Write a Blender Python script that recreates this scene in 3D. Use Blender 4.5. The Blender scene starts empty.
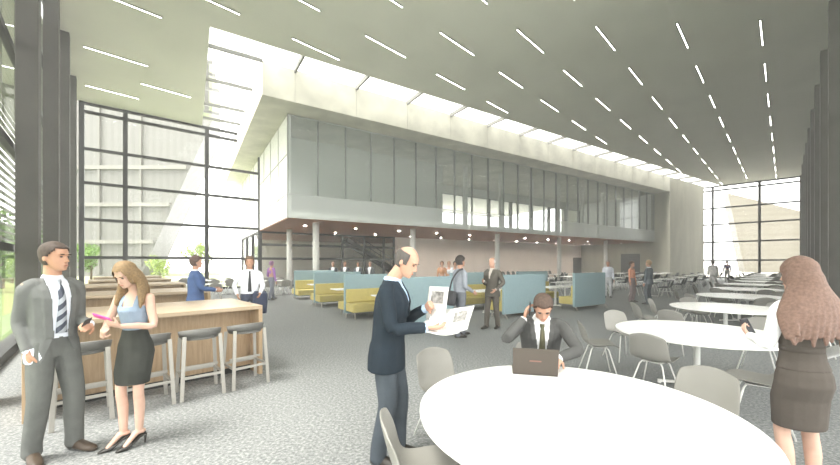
import bpy, bmesh, math, random
from math import sin, cos, pi, atan2, sqrt, radians
from mathutils import Vector, Matrix
from mathutils.bvhtree import BVHTree

random.seed(7)
SC = bpy.context.scene
COL = SC.collection

# ------------------------------------------------------------------ camera
CAM_H = 1.65
F_PX = 355.0            # focal length in pixels of the 840 px wide frame
HORIZON = 263.0
cam_data = bpy.data.cameras.new('camera')
cam_data.sensor_fit = 'HORIZONTAL'
cam_data.sensor_width = 36.0
cam_data.lens = F_PX / 840.0 * 36.0
cam_data.shift_y = (HORIZON - 232.5) / 840.0
cam_data.clip_start = 0.05
cam_data.clip_end = 500
cam = bpy.data.objects.new('camera', cam_data)
COL.objects.link(cam)
cam.location = (0, 0, CAM_H)
cam.rotation_euler = (pi / 2, 0, 0)
SC.camera = cam

# ------------------------------------------------------------------ world, sun, exposure
world = bpy.data.worlds.new('sky')
SC.world = world
world.use_nodes = True
wn = world.node_tree
bg = wn.nodes['Background']
bg.inputs['Color'].default_value = (1.0, 0.99, 0.955, 1)
bg.inputs['Strength'].default_value = 2.4
sun_data = bpy.data.lights.new('sun', 'SUN')
sun_data.energy = 6.5
sun_data.angle = radians(22)
sun_data.color = (1.0, 0.965, 0.9)
sun = bpy.data.objects.new('sun', sun_data)
COL.objects.link(sun)
sun.rotation_euler = Vector((0.36, 0.24, -0.93)).to_track_quat('-Z', 'Y').to_euler()
sun.location = (-20, -20, 30)
SC.view_settings.view_transform = 'Standard'
SC.view_settings.look = 'None'
SC.view_settings.gamma = 1.0
SC.view_settings.use_curve_mapping = False
SC.view_settings.exposure = 1.36
try:
    SC.cycles.use_denoising = True
    SC.cycles.max_bounces = 10
    SC.cycles.diffuse_bounces = 6
    SC.cycles.transparent_max_bounces = 24
    SC.cycles.caustics_reflective = False
    SC.cycles.caustics_refractive = False
    SC.cycles.sample_clamp_indirect = 6.0
except Exception:
    pass

# ------------------------------------------------------------------ materials
MATS = {}


def mat(name, col, rough=0.6, metal=0.0, spec=0.3, var=0.0, scale=6.0, bump=0.0, bump_scale=60.0, emit=None, emit_s=0.0, stretch=None, detail=4):
    """Principled material; var = strength of a noise variation of the colour."""
    if name in MATS:
        return MATS[name]
    m = bpy.data.materials.new(name)
    m.use_nodes = True
    nt = m.node_tree
    b = nt.nodes['Principled BSDF']
    b.inputs['Base Color'].default_value = (*col, 1)
    b.inputs['Roughness'].default_value = rough
    b.inputs['Metallic'].default_value = metal
    b.inputs['Specular IOR Level'].default_value = spec
    tc = nt.nodes.new('ShaderNodeTexCoord')
    src = tc.outputs['Object']
    if stretch:
        mp = nt.nodes.new('ShaderNodeMapping')
        mp.inputs['Scale'].default_value = stretch
        nt.links.new(src, mp.inputs['Vector'])
        src = mp.outputs['Vector']
    if var > 0:
        n = nt.nodes.new('ShaderNodeTexNoise')
        n.inputs['Scale'].default_value = scale
        n.inputs['Detail'].default_value = detail
        nt.links.new(src, n.inputs['Vector'])
        r = nt.nodes.new('ShaderNodeValToRGB')
        r.color_ramp.elements[0].position = 0.3
        r.color_ramp.elements[1].position = 0.7
        r.color_ramp.elements[0].color = (*[c * (1 - var) for c in col], 1)
        r.color_ramp.elements[1].color = (*[min(1, c * (1 + var)) for c in col], 1)
        nt.links.new(n.outputs['Fac'], r.inputs['Fac'])
        nt.links.new(r.outputs['Color'], b.inputs['Base Color'])
    if bump > 0:
        n2 = nt.nodes.new('ShaderNodeTexNoise')
        n2.inputs['Scale'].default_value = bump_scale
        n2.inputs['Detail'].default_value = 3
        nt.links.new(src, n2.inputs['Vector'])
        bp = nt.nodes.new('ShaderNodeBump')
        bp.inputs['Strength'].default_value = bump
        bp.inputs['Distance'].default_value = 0.02
        nt.links.new(n2.outputs['Fac'], bp.inputs['Height'])
        nt.links.new(bp.outputs['Normal'], b.inputs['Normal'])
    if emit:
        b.inputs['Emission Color'].default_value = (*emit, 1)
        b.inputs['Emission Strength'].default_value = emit_s
    MATS[name] = m
    return m


def glass_mat(name, tint=(1, 1, 1), refl=0.5, frost=0.0, frost_col=(0.8, 0.84, 0.82)):
    """Thin pane: see-through, mirrors at a slant; frost = share of a milky scatter."""
    if name in MATS:
        return MATS[name]
    m = bpy.data.materials.new(name)
    m.use_nodes = True
    nt = m.node_tree
    nt.nodes.clear()
    out = nt.nodes.new('ShaderNodeOutputMaterial')
    tr = nt.nodes.new('ShaderNodeBsdfTransparent')
    tr.inputs['Color'].default_value = (*tint, 1)
    gl = nt.nodes.new('ShaderNodeBsdfGlossy')
    gl.inputs['Roughness'].default_value = 0.03
    gl.inputs['Color'].default_value = (0.9, 0.93, 0.92, 1)
    fr = nt.nodes.new('ShaderNodeFresnel')
    fr.inputs['IOR'].default_value = 1.45
    mu = nt.nodes.new('ShaderNodeMath')
    mu.operation = 'MULTIPLY'
    mu.inputs[1].default_value = refl
    nt.links.new(fr.outputs['Fac'], mu.inputs[0])
    mix = nt.nodes.new('ShaderNodeMixShader')
    nt.links.new(mu.outputs[0], mix.inputs['Fac'])
    base = tr.outputs[0]
    if frost > 0:
        df = nt.nodes.new('ShaderNodeBsdfDiffuse')
        df.inputs['Color'].default_value = (*frost_col, 1)
        m2 = nt.nodes.new('ShaderNodeMixShader')
        m2.inputs['Fac'].default_value = frost
        nt.links.new(tr.outputs[0], m2.inputs[1])
        nt.links.new(df.outputs[0], m2.inputs[2])
        base = m2.outputs[0]
    nt.links.new(base, mix.inputs[1])
    nt.links.new(gl.outputs[0], mix.inputs[2])
    nt.links.new(mix.outputs[0], out.inputs['Surface'])
    MATS[name] = m
    return m


def floor_mat():
    m = bpy.data.materials.new('speckled_floor')
    m.use_nodes = True
    nt = m.node_tree
    b = nt.nodes['Principled BSDF']
    b.inputs['Roughness'].default_value = 0.62
    b.inputs['Specular IOR Level'].default_value = 0.25
    tc = nt.nodes.new('ShaderNodeTexCoord')
    n = nt.nodes.new('ShaderNodeTexNoise')
    n.inputs['Scale'].default_value = 34
    n.inputs['Detail'].default_value = 3
    n.inputs['Roughness'].default_value = 0.7
    nt.links.new(tc.outputs['Object'], n.inputs['Vector'])
    r = nt.nodes.new('ShaderNodeValToRGB')
    e = r.color_ramp.elements
    e[0].position = 0.36
    e[0].color = (0.150, 0.160, 0.163, 1)
    e[1].position = 0.66
    e[1].color = (0.40, 0.405, 0.395, 1)
    k = e.new(0.5)
    k.color = (0.245, 0.253, 0.252, 1)
    nt.links.new(n.outputs['Fac'], r.inputs['Fac'])
    n2 = nt.nodes.new('ShaderNodeTexNoise')
    n2.inputs['Scale'].default_value = 0.5
    nt.links.new(tc.outputs['Object'], n2.inputs['Vector'])
    r2 = nt.nodes.new('ShaderNodeValToRGB')
    r2.color_ramp.elements[0].color = (0.88, 0.88, 0.88, 1)
    r2.color_ramp.elements[1].color = (1, 1, 1, 1)
    nt.links.new(n2.outputs['Fac'], r2.inputs['Fac'])
    mx = nt.nodes.new('ShaderNodeMixRGB')
    mx.blend_type = 'MULTIPLY'
    mx.inputs['Fac'].default_value = 1
    nt.links.new(r.outputs['Color'], mx.inputs['Color1'])
    nt.links.new(r2.outputs['Color'], mx.inputs['Color2'])
    nt.links.new(mx.outputs['Color'], b.inputs['Base Color'])
    MATS['speckled_floor'] = m
    return m


def stripe_mat(name, c1, c2, period, axis='diag', rough=0.6):
    m = bpy.data.materials.new(name)
    m.use_nodes = True
    nt = m.node_tree
    b = nt.nodes['Principled BSDF']
    b.inputs['Roughness'].default_value = rough
    tc = nt.nodes.new('ShaderNodeTexCoord')
    w = nt.nodes.new('ShaderNodeTexWave')
    w.wave_type = 'BANDS'
    w.bands_direction = {'diag': 'DIAGONAL', 'x': 'X', 'y': 'Y', 'z': 'Z'}[axis]
    w.inputs['Scale'].default_value = 0.314 / period * (1 if axis != 'diag' else 0.6)
    nt.links.new(tc.outputs['Object'], w.inputs['Vector'])
    r = nt.nodes.new('ShaderNodeValToRGB')
    r.color_ramp.interpolation = 'CONSTANT'
    r.color_ramp.elements[0].color = (*c1, 1)
    r.color_ramp.elements[1].position = 0.5
    r.color_ramp.elements[1].color = (*c2, 1)
    nt.links.new(w.outputs['Fac'], r.inputs['Fac'])
    nt.links.new(r.outputs['Color'], b.inputs['Base Color'])
    MATS[name] = m
    return m


def wood_mat(name, c1, c2, scale=3.0, stretch=(1, 12, 12), rough=0.5):
    m = bpy.data.materials.new(name)
    m.use_nodes = True
    nt = m.node_tree
    b = nt.nodes['Principled BSDF']
    b.inputs['Roughness'].default_value = rough
    b.inputs['Specular IOR Level'].default_value = 0.3
    tc = nt.nodes.new('ShaderNodeTexCoord')
    mp = nt.nodes.new('ShaderNodeMapping')
    mp.inputs['Scale'].default_value = stretch
    nt.links.new(tc.outputs['Object'], mp.inputs['Vector'])
    n = nt.nodes.new('ShaderNodeTexNoise')
    n.inputs['Scale'].default_value = scale
    n.inputs['Detail'].default_value = 6
    nt.links.new(mp.outputs['Vector'], n.inputs['Vector'])
    r = nt.nodes.new('ShaderNodeValToRGB')
    r.color_ramp.elements[0].position = 0.3
    r.color_ramp.elements[0].color = (*c1, 1)
    r.color_ramp.elements[1].position = 0.7
    r.color_ramp.elements[1].color = (*c2, 1)
    nt.links.new(n.outputs['Fac'], r.inputs['Fac'])
    nt.links.new(r.outputs['Color'], b.inputs['Base Color'])
    MATS[name] = m
    return m


FLOOR = floor_mat()
CEIL = mat('ceiling_plaster', (0.62, 0.62, 0.545), 0.85, var=0.04, scale=0.6)
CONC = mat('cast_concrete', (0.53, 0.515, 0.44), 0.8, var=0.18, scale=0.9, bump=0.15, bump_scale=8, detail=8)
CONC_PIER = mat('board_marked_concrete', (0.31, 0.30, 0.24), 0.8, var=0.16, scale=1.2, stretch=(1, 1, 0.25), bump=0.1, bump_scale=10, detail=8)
FIN = mat('bronze_grey_fin', (0.07, 0.066, 0.058), 0.7, var=0.12, scale=1.5)
FIN_R = mat('grey_panel', (0.16, 0.152, 0.137), 0.7, var=0.12, scale=1.5)
FRAME = mat('dark_window_frame', (0.022, 0.022, 0.021), 0.5)
GLASS = glass_mat('clear_glass', (0.97, 0.985, 0.975), 0.5)
GLASS_FAC = glass_mat('gallery_glass', (0.86, 0.9, 0.885), 0.8, 0.24, (0.70, 0.74, 0.70))
GLASS_FROST = glass_mat('frosted_glass', (0.9, 0.93, 0.92), 0.12, 0.42, (0.84, 0.87, 0.85))
WHITE_PANEL = mat('white_glazed_panel', (0.80, 0.80, 0.77), 0.35, spec=0.5, var=0.02)
SOFFIT = wood_mat('timber_soffit', (0.15, 0.052, 0.016), (0.26, 0.10, 0.036), 2.0, (1, 6, 6))
OAK = wood_mat('oak_veneer', (0.40, 0.28, 0.17), (0.53, 0.385, 0.245), 2.4, (14, 14, 1.2), 0.5)
OAK_TOP = wood_mat('oak_counter', (0.42, 0.32, 0.215), (0.54, 0.42, 0.295), 2.4, (1.2, 14, 14), 0.4)
BACKWALL = mat('pale_plaster', (0.78, 0.70, 0.63), 0.8, var=0.05, scale=0.7)
COLUMN = mat('white_column', (0.72, 0.72, 0.68), 0.6, var=0.04)
DARK = mat('dark_opening', (0.05, 0.052, 0.05), 0.7)
WHITE_TOP = mat('white_laminate', (0.90, 0.895, 0.87), 0.35, spec=0.4)
WHITE_METAL = mat('white_metal', (0.78, 0.78, 0.75), 0.4)
STEEL = mat('brushed_steel', (0.46, 0.44, 0.40), 0.4, metal=0.4)
SHELL = mat('taupe_shell', (0.28, 0.272, 0.248), 0.5, var=0.05, scale=3)
SHELL_DARK = mat('charcoal_shell', (0.10, 0.108, 0.108), 0.5)
STOOL = mat('stool_grey', (0.15, 0.148, 0.138), 0.45, var=0.08, scale=8)
TEAL = mat('teal_fabric', (0.275, 0.38, 0.405), 0.85, var=0.06, scale=30, bump=0.1, bump_scale=250)
MUSTARD = mat('mustard_fabric', (0.52, 0.44, 0.16), 0.85, var=0.08, scale=25, bump=0.1, bump_scale=250)
LAMP = mat('lamp_diffuser', (0.9, 0.9, 0.86), 0.5, emit=(1.0, 0.98, 0.9), emit_s=11.0)
LAMP_TRIM_SHADE = mat('lamp_trim_shade', (0.16, 0.16, 0.14), 0.6)  # dark tone paints the shadow line beside each strip light
LAWN = mat('lawn', (0.10, 0.15, 0.035), 0.9, var=0.25, scale=3, detail=8)
PAVING = mat('pale_paving', (0.34, 0.33, 0.3), 0.8, var=0.06)
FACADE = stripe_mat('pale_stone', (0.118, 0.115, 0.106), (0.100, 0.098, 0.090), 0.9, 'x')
FACADE_W = mat('white_render', (0.17, 0.165, 0.15), 0.8)
FACADE_C = stripe_mat('cream_brick', (0.150, 0.136, 0.105), (0.128, 0.115, 0.087), 0.9, 'z')
LEAF = mat('leaf_green', (0.10, 0.19, 0.025), 0.7, var=0.4, scale=2)
BARK = mat('bark', (0.10, 0.075, 0.05), 0.9)

# ------------------------------------------------------------------ mesh helpers


class MB:
    """Collects shapes and links them as ONE mesh object."""

    def __init__(self):
        self.v = []
        self.f = []
        self.mi = []
        self.cur = 0

    def add(self, vs, fs):
        o = len(self.v)
        self.v += [tuple(p) for p in vs]
        for q in fs:
            self.f.append(tuple(o + i for i in q))
            self.mi.append(self.cur)
        return self

    def box(self, x0, x1, y0, y1, z0, z1):
        return self.prism([(x0, y0), (x1, y0), (x1, y1), (x0, y1)], z0, z1)

    def prism(self, poly, z0, z1):
        area = sum(poly[i][0] * poly[(i + 1) % len(poly)][1] - poly[(i + 1) % len(poly)][0] * poly[i][1] for i in range(len(poly)))
        if area < 0:
            poly = poly[::-1]
        n = len(poly)
        vs = [(p[0], p[1], z0) for p in poly] + [(p[0], p[1], z1) for p in poly]
        fs = [tuple(range(n))[::-1], tuple(range(n, 2 * n))]
        fs += [(i, (i + 1) % n, n + (i + 1) % n, n + i) for i in range(n)]
        return self.add(vs, fs)

    def beam(self, p0, p1, w, h, up=(0, 0, 1)):
        """Square bar from p0 to p1, w sideways, h along up."""
        p0 = Vector(p0)
        p1 = Vector(p1)
        d = (p1 - p0).normalized()
        up = Vector(up)
        s = d.cross(up)
        if s.length < 1e-5:
            s = d.cross(Vector((1, 0, 0)))
        s.normalize()
        u = s.cross(d).normalized()
        s *= w / 2
        u *= h / 2
        vs = [p0 - s - u, p0 + s - u, p0 + s + u, p0 - s + u, p1 - s - u, p1 + s - u, p1 + s + u, p1 - s + u]
        fs = [(0, 1, 2, 3), (7, 6, 5, 4), (0, 4, 5, 1), (1, 5, 6, 2), (2, 6, 7, 3), (3, 7, 4, 0)]
        return self.add(vs, fs)

    def loft(self, rings, closed_caps=True):
        """rings: list of (centre, ax, ay[, n])"""
        n = 14
        base = len(self.v)
        vs = []
        for c, ax, ay in rings:
            c = Vector(c)
            for k in range(n):
                a = 2 * pi * k / n
                vs.append(c + Vector(ax) * cos(a) + Vector(ay) * sin(a))
        fs = []
        for r in range(len(rings) - 1):
            for k in range(n):
                k2 = (k + 1) % n
                fs.append((r * n + k, r * n + k2, (r + 1) * n + k2, (r + 1) * n + k))
        if closed_caps:
            fs.append(tuple(range(n))[::-1])
            m = (len(rings) - 1) * n
            fs.append(tuple(m + k for k in range(n)))
        return self.add(vs, fs)

    def limb(self, pts, radii, ref=(0, 1, 0), flat=1.0):
        """Round tapering tube through pts; flat scales the axis along ref."""
        pts = [Vector(p) for p in pts]
        ref = Vector(ref)
        rings = []
        N = len(pts)
        for i, p in enumerate(pts):
            t = (pts[min(i + 1, N - 1)] - pts[max(i - 1, 0)])
            if t.length < 1e-6:
                t = Vector((0, 0, 1))
            t.normalize()
            ax = t.cross(ref)
            if ax.length < 1e-3:
                ax = t.cross(Vector((1, 0.3, 0)))
            ax.normalize()
            ay = ax.cross(t).normalized()
            # keep loft winding outward
            r = radii[i]
            rings.append((p, ax * r, -ay * r * flat))
        # rounded ends
        t0 = (pts[0] - pts[1]).normalized()
        t1 = (pts[-1] - pts[-2]).normalized()
        f, l = rings[0], rings[-1]
        rings.insert(0, (f[0] + t0 * radii[0] * 0.7, f[1] * 0.55, f[2] * 0.55))
        rings.append((l[0] + t1 * radii[-1] * 0.7, l[1] * 0.55, l[2] * 0.55))
        return self.loft(rings)

    def tube(self, p0, p1, r0, r1=None, n=12):
        r1 = r0 if r1 is None else r1
        p0 = Vector(p0)
        p1 = Vector(p1)
        t = (p1 - p0).normalized()
        ax = t.cross(Vector((0, 1, 0)))
        if ax.length < 1e-3:
            ax = t.cross(Vector((1, 0, 0)))
        ax.normalize()
        ay = t.cross(ax)
        vs = []
        for p, r in ((p0, r0), (p1, r1)):
            for k in range(n):
                a = 2 * pi * k / n
                vs.append(p + ax * r * cos(a) + ay * r * sin(a))
        fs = [(k, (k + 1) % n, n + (k + 1) % n, n + k) for k in range(n)]
        fs += [tuple(range(n))[::-1], tuple(range(n, 2 * n))]
        return self.add(vs, fs)

    def path(self, pts, r, n=8, closed=False):
        pts = [Vector(p) for p in pts]
        N = len(pts)
        vs = []
        for i, p in enumerate(pts):
            if closed:
                t = pts[(i + 1) % N] - pts[i - 1]
            else:
                t = pts[min(i + 1, N - 1)] - pts[max(i - 1, 0)]
            t.normalize()
            ax = t.cross(Vector((0, 0, 1)))
            if ax.length < 1e-3:
                ax = t.cross(Vector((1, 0, 0)))
            ax.normalize()
            ay = ax.cross(t)
            for k in range(n):
                a = 2 * pi * k / n
                vs.append(p + ax * r * cos(a) - ay * r * sin(a))
        fs = []
        R = N if closed else N - 1
        for i in range(R):
            j = (i + 1) % N
            for k in range(n):
                k2 = (k + 1) % n
                fs.append((i * n + k, i * n + k2, j * n + k2, j * n + k))
        if not closed:
            fs.append(tuple(range(n))[::-1])
            fs.append(tuple((N - 1) * n + k for k in range(n)))
        return self.add(vs, fs)

    def ellipsoid(self, c, rx, ry, rz, n=14, m=8, M=None):
        c = Vector(c)
        vs = [(0, 0, -1)]
        for i in range(1, m):
            th = -pi / 2 + pi * i / m
            for k in range(n):
                a = 2 * pi * k / n
                vs.append((cos(th) * cos(a), cos(th) * sin(a), sin(th)))
        vs.append((0, 0, 1))
        pts = []
        for x, y, z in vs:
            p = Vector((x * rx, y * ry, z * rz))
            if M is not None:
                p = M @ p
            pts.append(c + p)
        fs = [(0, 1 + (k + 1) % n, 1 + k) for k in range(n)]
        for i in range(m - 2):
            for k in range(n):
                k2 = (k + 1) % n
                fs.append((1 + i * n + k, 1 + i * n + k2, 1 + (i + 1) * n + k2, 1 + (i + 1) * n + k))
        L = len(vs) - 1
        o = 1 + (m - 2) * n
        fs += [(o + k, o + (k + 1) % n, L) for k in range(n)]
        return self.add(pts, fs)

    def disc(self, c, r, z0, z1, n=64, bev=0.0):
        poly = [(c[0] + r * cos(2 * pi * k / n), c[1] + r * sin(2 * pi * k / n)) for k in range(n)]
        return self.prism(poly, z0, z1)

    def mesh(self, name):
        me = bpy.data.meshes.new(name)
        me.from_pydata(self.v, [], self.f)
        me.update()
        return me

    def build(self, name, material, parent=None, smooth=False, fix=False, bevel=0.0):
        me = self.mesh(name)
        mats = material if isinstance(material, (list, tuple)) else [material]
        for m in mats:
            me.materials.append(m)
        if len(mats) > 1:
            me.polygons.foreach_set('material_index', self.mi)
        if fix:
            bm = bmesh.new()
            bm.from_mesh(me)
            bmesh.ops.recalc_face_normals(bm, faces=bm.faces)
            bm.to_mesh(me)
            bm.free()
        if smooth:
            me.polygons.foreach_set('use_smooth', [True] * len(me.polygons))
        o = bpy.data.objects.new(name, me)
        COL.objects.link(o)
        if parent is not None:
            o.parent = parent
        if bevel > 0:
            b = o.modifiers.new('bevel', 'BEVEL')
            b.width = bevel
            b.segments = 2
            b.limit_method = 'ANGLE'
        return o


def empty(name, loc=(0, 0, 0), rz=0.0):
    o = bpy.data.objects.new(name, None)
    o.empty_display_size = 0.1
    COL.objects.link(o)
    o.location = loc
    o.rotation_euler = (0, 0, rz)
    return o


def tag(o, label=None, cat=None, group=None, kind=None):
    if label:
        o['label'] = label
    if cat:
        o['category'] = cat
    if group:
        o['group'] = group
    if kind:
        o['kind'] = kind
    return o


def struct(o, label, cat):
    return tag(o, label, cat, kind='structure')


def copy_tree(o, parent=None):
    c = o.copy()
    COL.objects.link(c)
    if parent is not None:
        c.parent = parent
    for ch in list(o.children):
        copy_tree(ch, c)
    return c


def heading(hx, hy):
    """Rotation about z that turns local +Y to (hx, hy)."""
    return atan2(-hx, hy)


ORD = ['first', 'second', 'third', 'fourth', 'fifth', 'sixth', 'seventh', 'eighth', 'ninth', 'tenth', 'eleventh', 'twelfth', 'thirteenth',
       'fourteenth', 'fifteenth', 'sixteenth', 'seventeenth', 'eighteenth', 'nineteenth', 'twentieth']

# ------------------------------------------------------------------ plan of the hall
V2 = lambda x, y: Vector((x, y))
A = V2(0.717, 0.697)          # long axis of the hall
B = V2(0.697, -0.717)         # across the hall, to the right
U = V2(0.8406, 0.5417)        # along the gallery front
W_ = V2(-0.5417, 0.8406)      # into the gallery
G0 = V2(-6.32, 17.0)          # corner of the gallery glass
O0 = G0 - U * 1.36 - W_ * 1.41
C0 = V2(-7.56, 12.78)         # corner of the ceiling opening
HC = 10.15                    # ceiling height
L0, LD = V2(-13.2, 13.4), V2(-0.664, 0.749)   # near end wall
LN = V2(0.749, 0.664)         # its inward normal
WC, WD = V2(-17.85, 18.64), V2(0.785, 0.619)  # side window wall
E0, ED = V2(32.5, 39.5), B.copy()             # far end window wall
R0 = V2(13.55, 11.8)          # fin edge line of the right wall (runs along A)
MOD = 3.9


def gp(t, s):
    return G0 + U * t + W_ * s


def isect(p, d, q, e):
    """Point where line p + d*t meets line q + e*t."""
    den = d.x * e.y - d.y * e.x
    t = ((q.x - p.x) * e.y - (q.y - p.y) * e.x) / den
    return p + d * t


def xy(v):
    return (v.x, v.y)


def quad_prism(mb, p, q, n, w0, w1, z0, z1):
    """Wall piece between plan points p and q, from offset w0 to w1 along n."""
    return mb.prism([xy(p + n * w0), xy(q + n * w0), xy(q + n * w1), xy(p + n * w1)], z0, z1)

# ================================================================== STRUCTURE
TRANSOM = [1.95, 3.95, 5.9, 7.7, 9.65]
RW = 0.5   # depth of the fins
r_near = isect(L0, LD, R0 + B * RW, A)
e_right = isect(E0, ED, R0 + B * RW, A)
c_end = isect(C0, U, E0, ED)
w_slot = isect(C0, W_, WC, WD)
pier_end = isect(O0, U, E0, ED)

# floor
fl = MB()
fl.prism([(-26, 30), (-24, 12), xy(L0 + LD * -21 - LN * 0.6), xy(r_near + B * 1.0 - A * 2), xy(e_right + A * 2 + B), xy(E0 - ED * 4 + A * 3), (2, 56), (-20, 44)], -0.3, 0.0)
# trim the floor to the walls: rebuild as the true room outline
fl = MB()
fl.prism([xy(WC - LN * 0.45), xy(r_near - LN * 0.45 + B * 0.6), xy(e_right + B * 0.3 + A * 0.2), xy(pier_end + A * 0.2), xy(gp(47, 19)), xy(gp(0, 19)), xy(gp(0, 8.3))], -0.3, 0.0)
struct(fl.build('floor', FLOOR), 'pale grey speckled floor of the whole hall', 'floor')

# ceiling with the L-shaped skylight cut-out
ce = MB()
ce.prism([xy(C0), xy(c_end + A * 0.3), xy(e_right + A * 0.3 + B * 0.3), xy(r_near + B * 0.3 - LN * 0.45), xy(WC - LN * 0.5), xy(w_slot)], HC, HC + 0.45)
struct(ce.build('ceiling', CEIL, fix=True), 'flat grey ceiling dotted with slim strip lights', 'ceiling')

# near end wall: fins, glazing, louvres
bay = MB()
wl = empty('wall_left')
struct(wl, 'tall window wall with dark fins and louvres on the left', 'wall')
sill = MB()
quad_prism(sill, L0 + LD * 7.0, L0 + LD * -20.3, -LN, 0.25, 0.5, 0.0, 0.16)
quad_prism(sill, L0 + LD * 7.0, L0 + LD * -20.3, -LN, 0.3, 0.5, HC - 0.25, HC)
for z in TRANSOM:
    quad_prism(sill, L0 + LD * 7.0, L0 + LD * -20.3, -LN, 0.36, 0.46, z - 0.07, z + 0.07)
sill.build('frame', FRAME, wl)
g = MB()
a_, b_ = L0 + LD * 7 - LN * 0.42, L0 + LD * -20.3 - LN * 0.42
g.add([(*a_, 0.16), (*b_, 0.16), (*b_, HC), (*a_, HC)], [(0, 1, 2, 3)])
g.build('glass', GLASS, wl)
for k in range(5):
    t0 = 8.1 - 4.05 * k
    lv = MB()
    z = 2.0
    while z < 9.9:
        p = L0 + LD * (t0 - 0.1) - LN * 0.62
        q = L0 + LD * (t0 - 4.0) - LN * 0.62
        lv.beam((*p, z), (*q, z), 0.06, 0.03)
        z += 0.16
    lv.build('louvre', mat('louvre_grey', (0.22, 0.21, 0.19), 0.6), wl)
for i, t in enumerate([4.1, 0.0, -4.05, -8.1, -12.15, -16.2, -20.2]):
    f = MB()
    quad_prism(f, L0 + LD * t, L0 + LD * (t - 0.42), -LN, 0.0, 0.31, 0.0, HC)
    o = f.build('fin', FIN, bevel=0.01)
    o.name = 'column_fin'
    lab = {0: 'dark vertical fin of the left window wall, farthest, beside the corner post', 1: 'dark vertical fin second from the far corner on the left wall',
           2: 'dark vertical fin right behind the man in the grey suit', 3: 'broad dark fin at the left edge between louvred panes'}.get(i, f'dark vertical fin of the left wall beside the camera, {ORD[i]} from the far corner')
    struct(o, lab, 'column')

# right wall: dark panels and fins; unseen bays beside the camera are glazed to add light
wr = MB()
quad_prism(wr, R0 - A * 8.0, e_right + A * 0.3 - B * RW, B, RW, RW + 0.3, 0.0, HC)
struct(wr.build('wall_right', FIN_R), 'long dark grey panelled wall on the right', 'wall')
for i in range(-4, 8):
    p = R0 + A * (3.9 * i)
    if (p - V2(0, 0)).length < 1.0 or p.y < -1:
        continue
    f = MB()
    f.prism([xy(p), xy(p - A * 0.42), xy(p - A * 0.42 + B * RW), xy(p + B * RW)], 0, HC)
    o = f.build('column_fin', FIN_R, bevel=0.01)
    struct(o, f'dark vertical fin of the right wall, {ORD[i + 4]} counted from the camera', 'column')
if True:
    p = e_right - B * RW
    f = MB()
    f.prism([xy(p - A * 0.1), xy(p - A * 0.6), xy(p - A * 0.6 + B * RW), xy(p - A * 0.1 + B * RW)], 0, HC)
    struct(f.build('column_fin', FIN_R), 'dark vertical fin where the right wall meets the far window', 'column')


def window_wall(name, label, p0, d, n, ts, t_end, zs, z_top, vert_w=0.14, depth=0.2, h=0.16, glass=GLASS, z_bot=0.0):
    """Glazed wall from p0 along d; posts at ts, transoms at zs; n = inward normal."""
    w = empty(name)
    struct(w, label, 'window')
    fr = MB()
    for t in ts:
        p = p0 + d * t
        fr.beam((*(p), z_bot), (*(p), z_top), vert_w, depth, up=(n.x, n.y, 0))
    for z in zs:
        fr.beam((*(p0 + d * ts[0]), z), (*(p0 + d * t_end), z), depth * 0.6, h)
    fr.build('frame', FRAME, w)
    gm = MB()
    a, b = p0 + d * ts[0], p0 + d * t_end
    gm.add([(*a, z_bot), (*b, z_bot), (*b, z_top), (*a, z_top)], [(0, 1, 2, 3)])
    gm.build('glass', glass, w)
    return w


WN = V2(WD.y, -WD.x)
window_wall('window_1', 'tall gridded window wall at the back left looking onto trees', WC, WD, WN, [0.06, 1.83, 5.75, 8.86], 8.95, [0.05] + TRANSOM + [HC - 0.05], HC, 0.21)
ra_ = (R0 - A * 8.0 + B * RW - r_near).length
window_wall('window_added', 'unseen window bays added beside the camera to light the right side', r_near, A, -B, [0.3, ra_ / 3, ra_ * 2 / 3, ra_ - 0.1], ra_, [0.05] + TRANSOM + [HC - 0.05], HC, 0.12, 0.12, 0.08)
window_wall('window_2', 'tall gridded window wall at the far end of the hall', E0, ED, -A, [-1.6, 0.05, 3.82, 7.0], 7.3, [0.05] + TRANSOM + [HC - 0.05], HC, 0.22)

# concrete roof band of the gallery, pier, slab, soffit
cb = MB()
cb.prism([xy(O0), xy(O0 + U * 37.7), xy(gp(36.34, 22)), xy(gp(-1.36, 22))], 8.8, HC + 0.12)
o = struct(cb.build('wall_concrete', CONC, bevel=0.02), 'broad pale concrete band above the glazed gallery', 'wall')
jn = MB()
for i in range(13):
    t = 1.35 + 2.91 * i
    p = O0 + U * t - W_ * 0.002
    jn.beam((*p, 8.82), (*p, HC + 0.1), 0.012, 0.012)
jn.build('joint', mat('joint_grey', (0.30, 0.29, 0.25), 0.9), o)
pr = MB()
pe = (pier_end - O0).dot(U)
pr.prism([xy(O0 + U * 37.7), xy(O0 + U * pe), xy(O0 + U * pe + W_ * 12), xy(gp(36.34, 11))], 0, HC + 0.12)
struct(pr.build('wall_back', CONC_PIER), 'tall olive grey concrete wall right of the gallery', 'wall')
sl = MB()
sl.prism([xy(gp(0.04, 0.04)), xy(gp(36.34, 0.04)), xy(gp(36.34, 18)), xy(gp(0.04, 18))], 3.87, 4.15)
struct(sl.build('floor_upper', COLUMN), 'upper gallery floor slab behind the glass', 'floor')
so = MB()
so.prism([xy(gp(0.0, 0.0)), xy(gp(36.34, 0.0)), xy(gp(36.34, 18)), xy(gp(0, 18))], 3.80, 3.868)
struct(so.build('ceiling_lower', SOFFIT), 'brown timber soffit under the gallery', 'ceiling')

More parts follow.
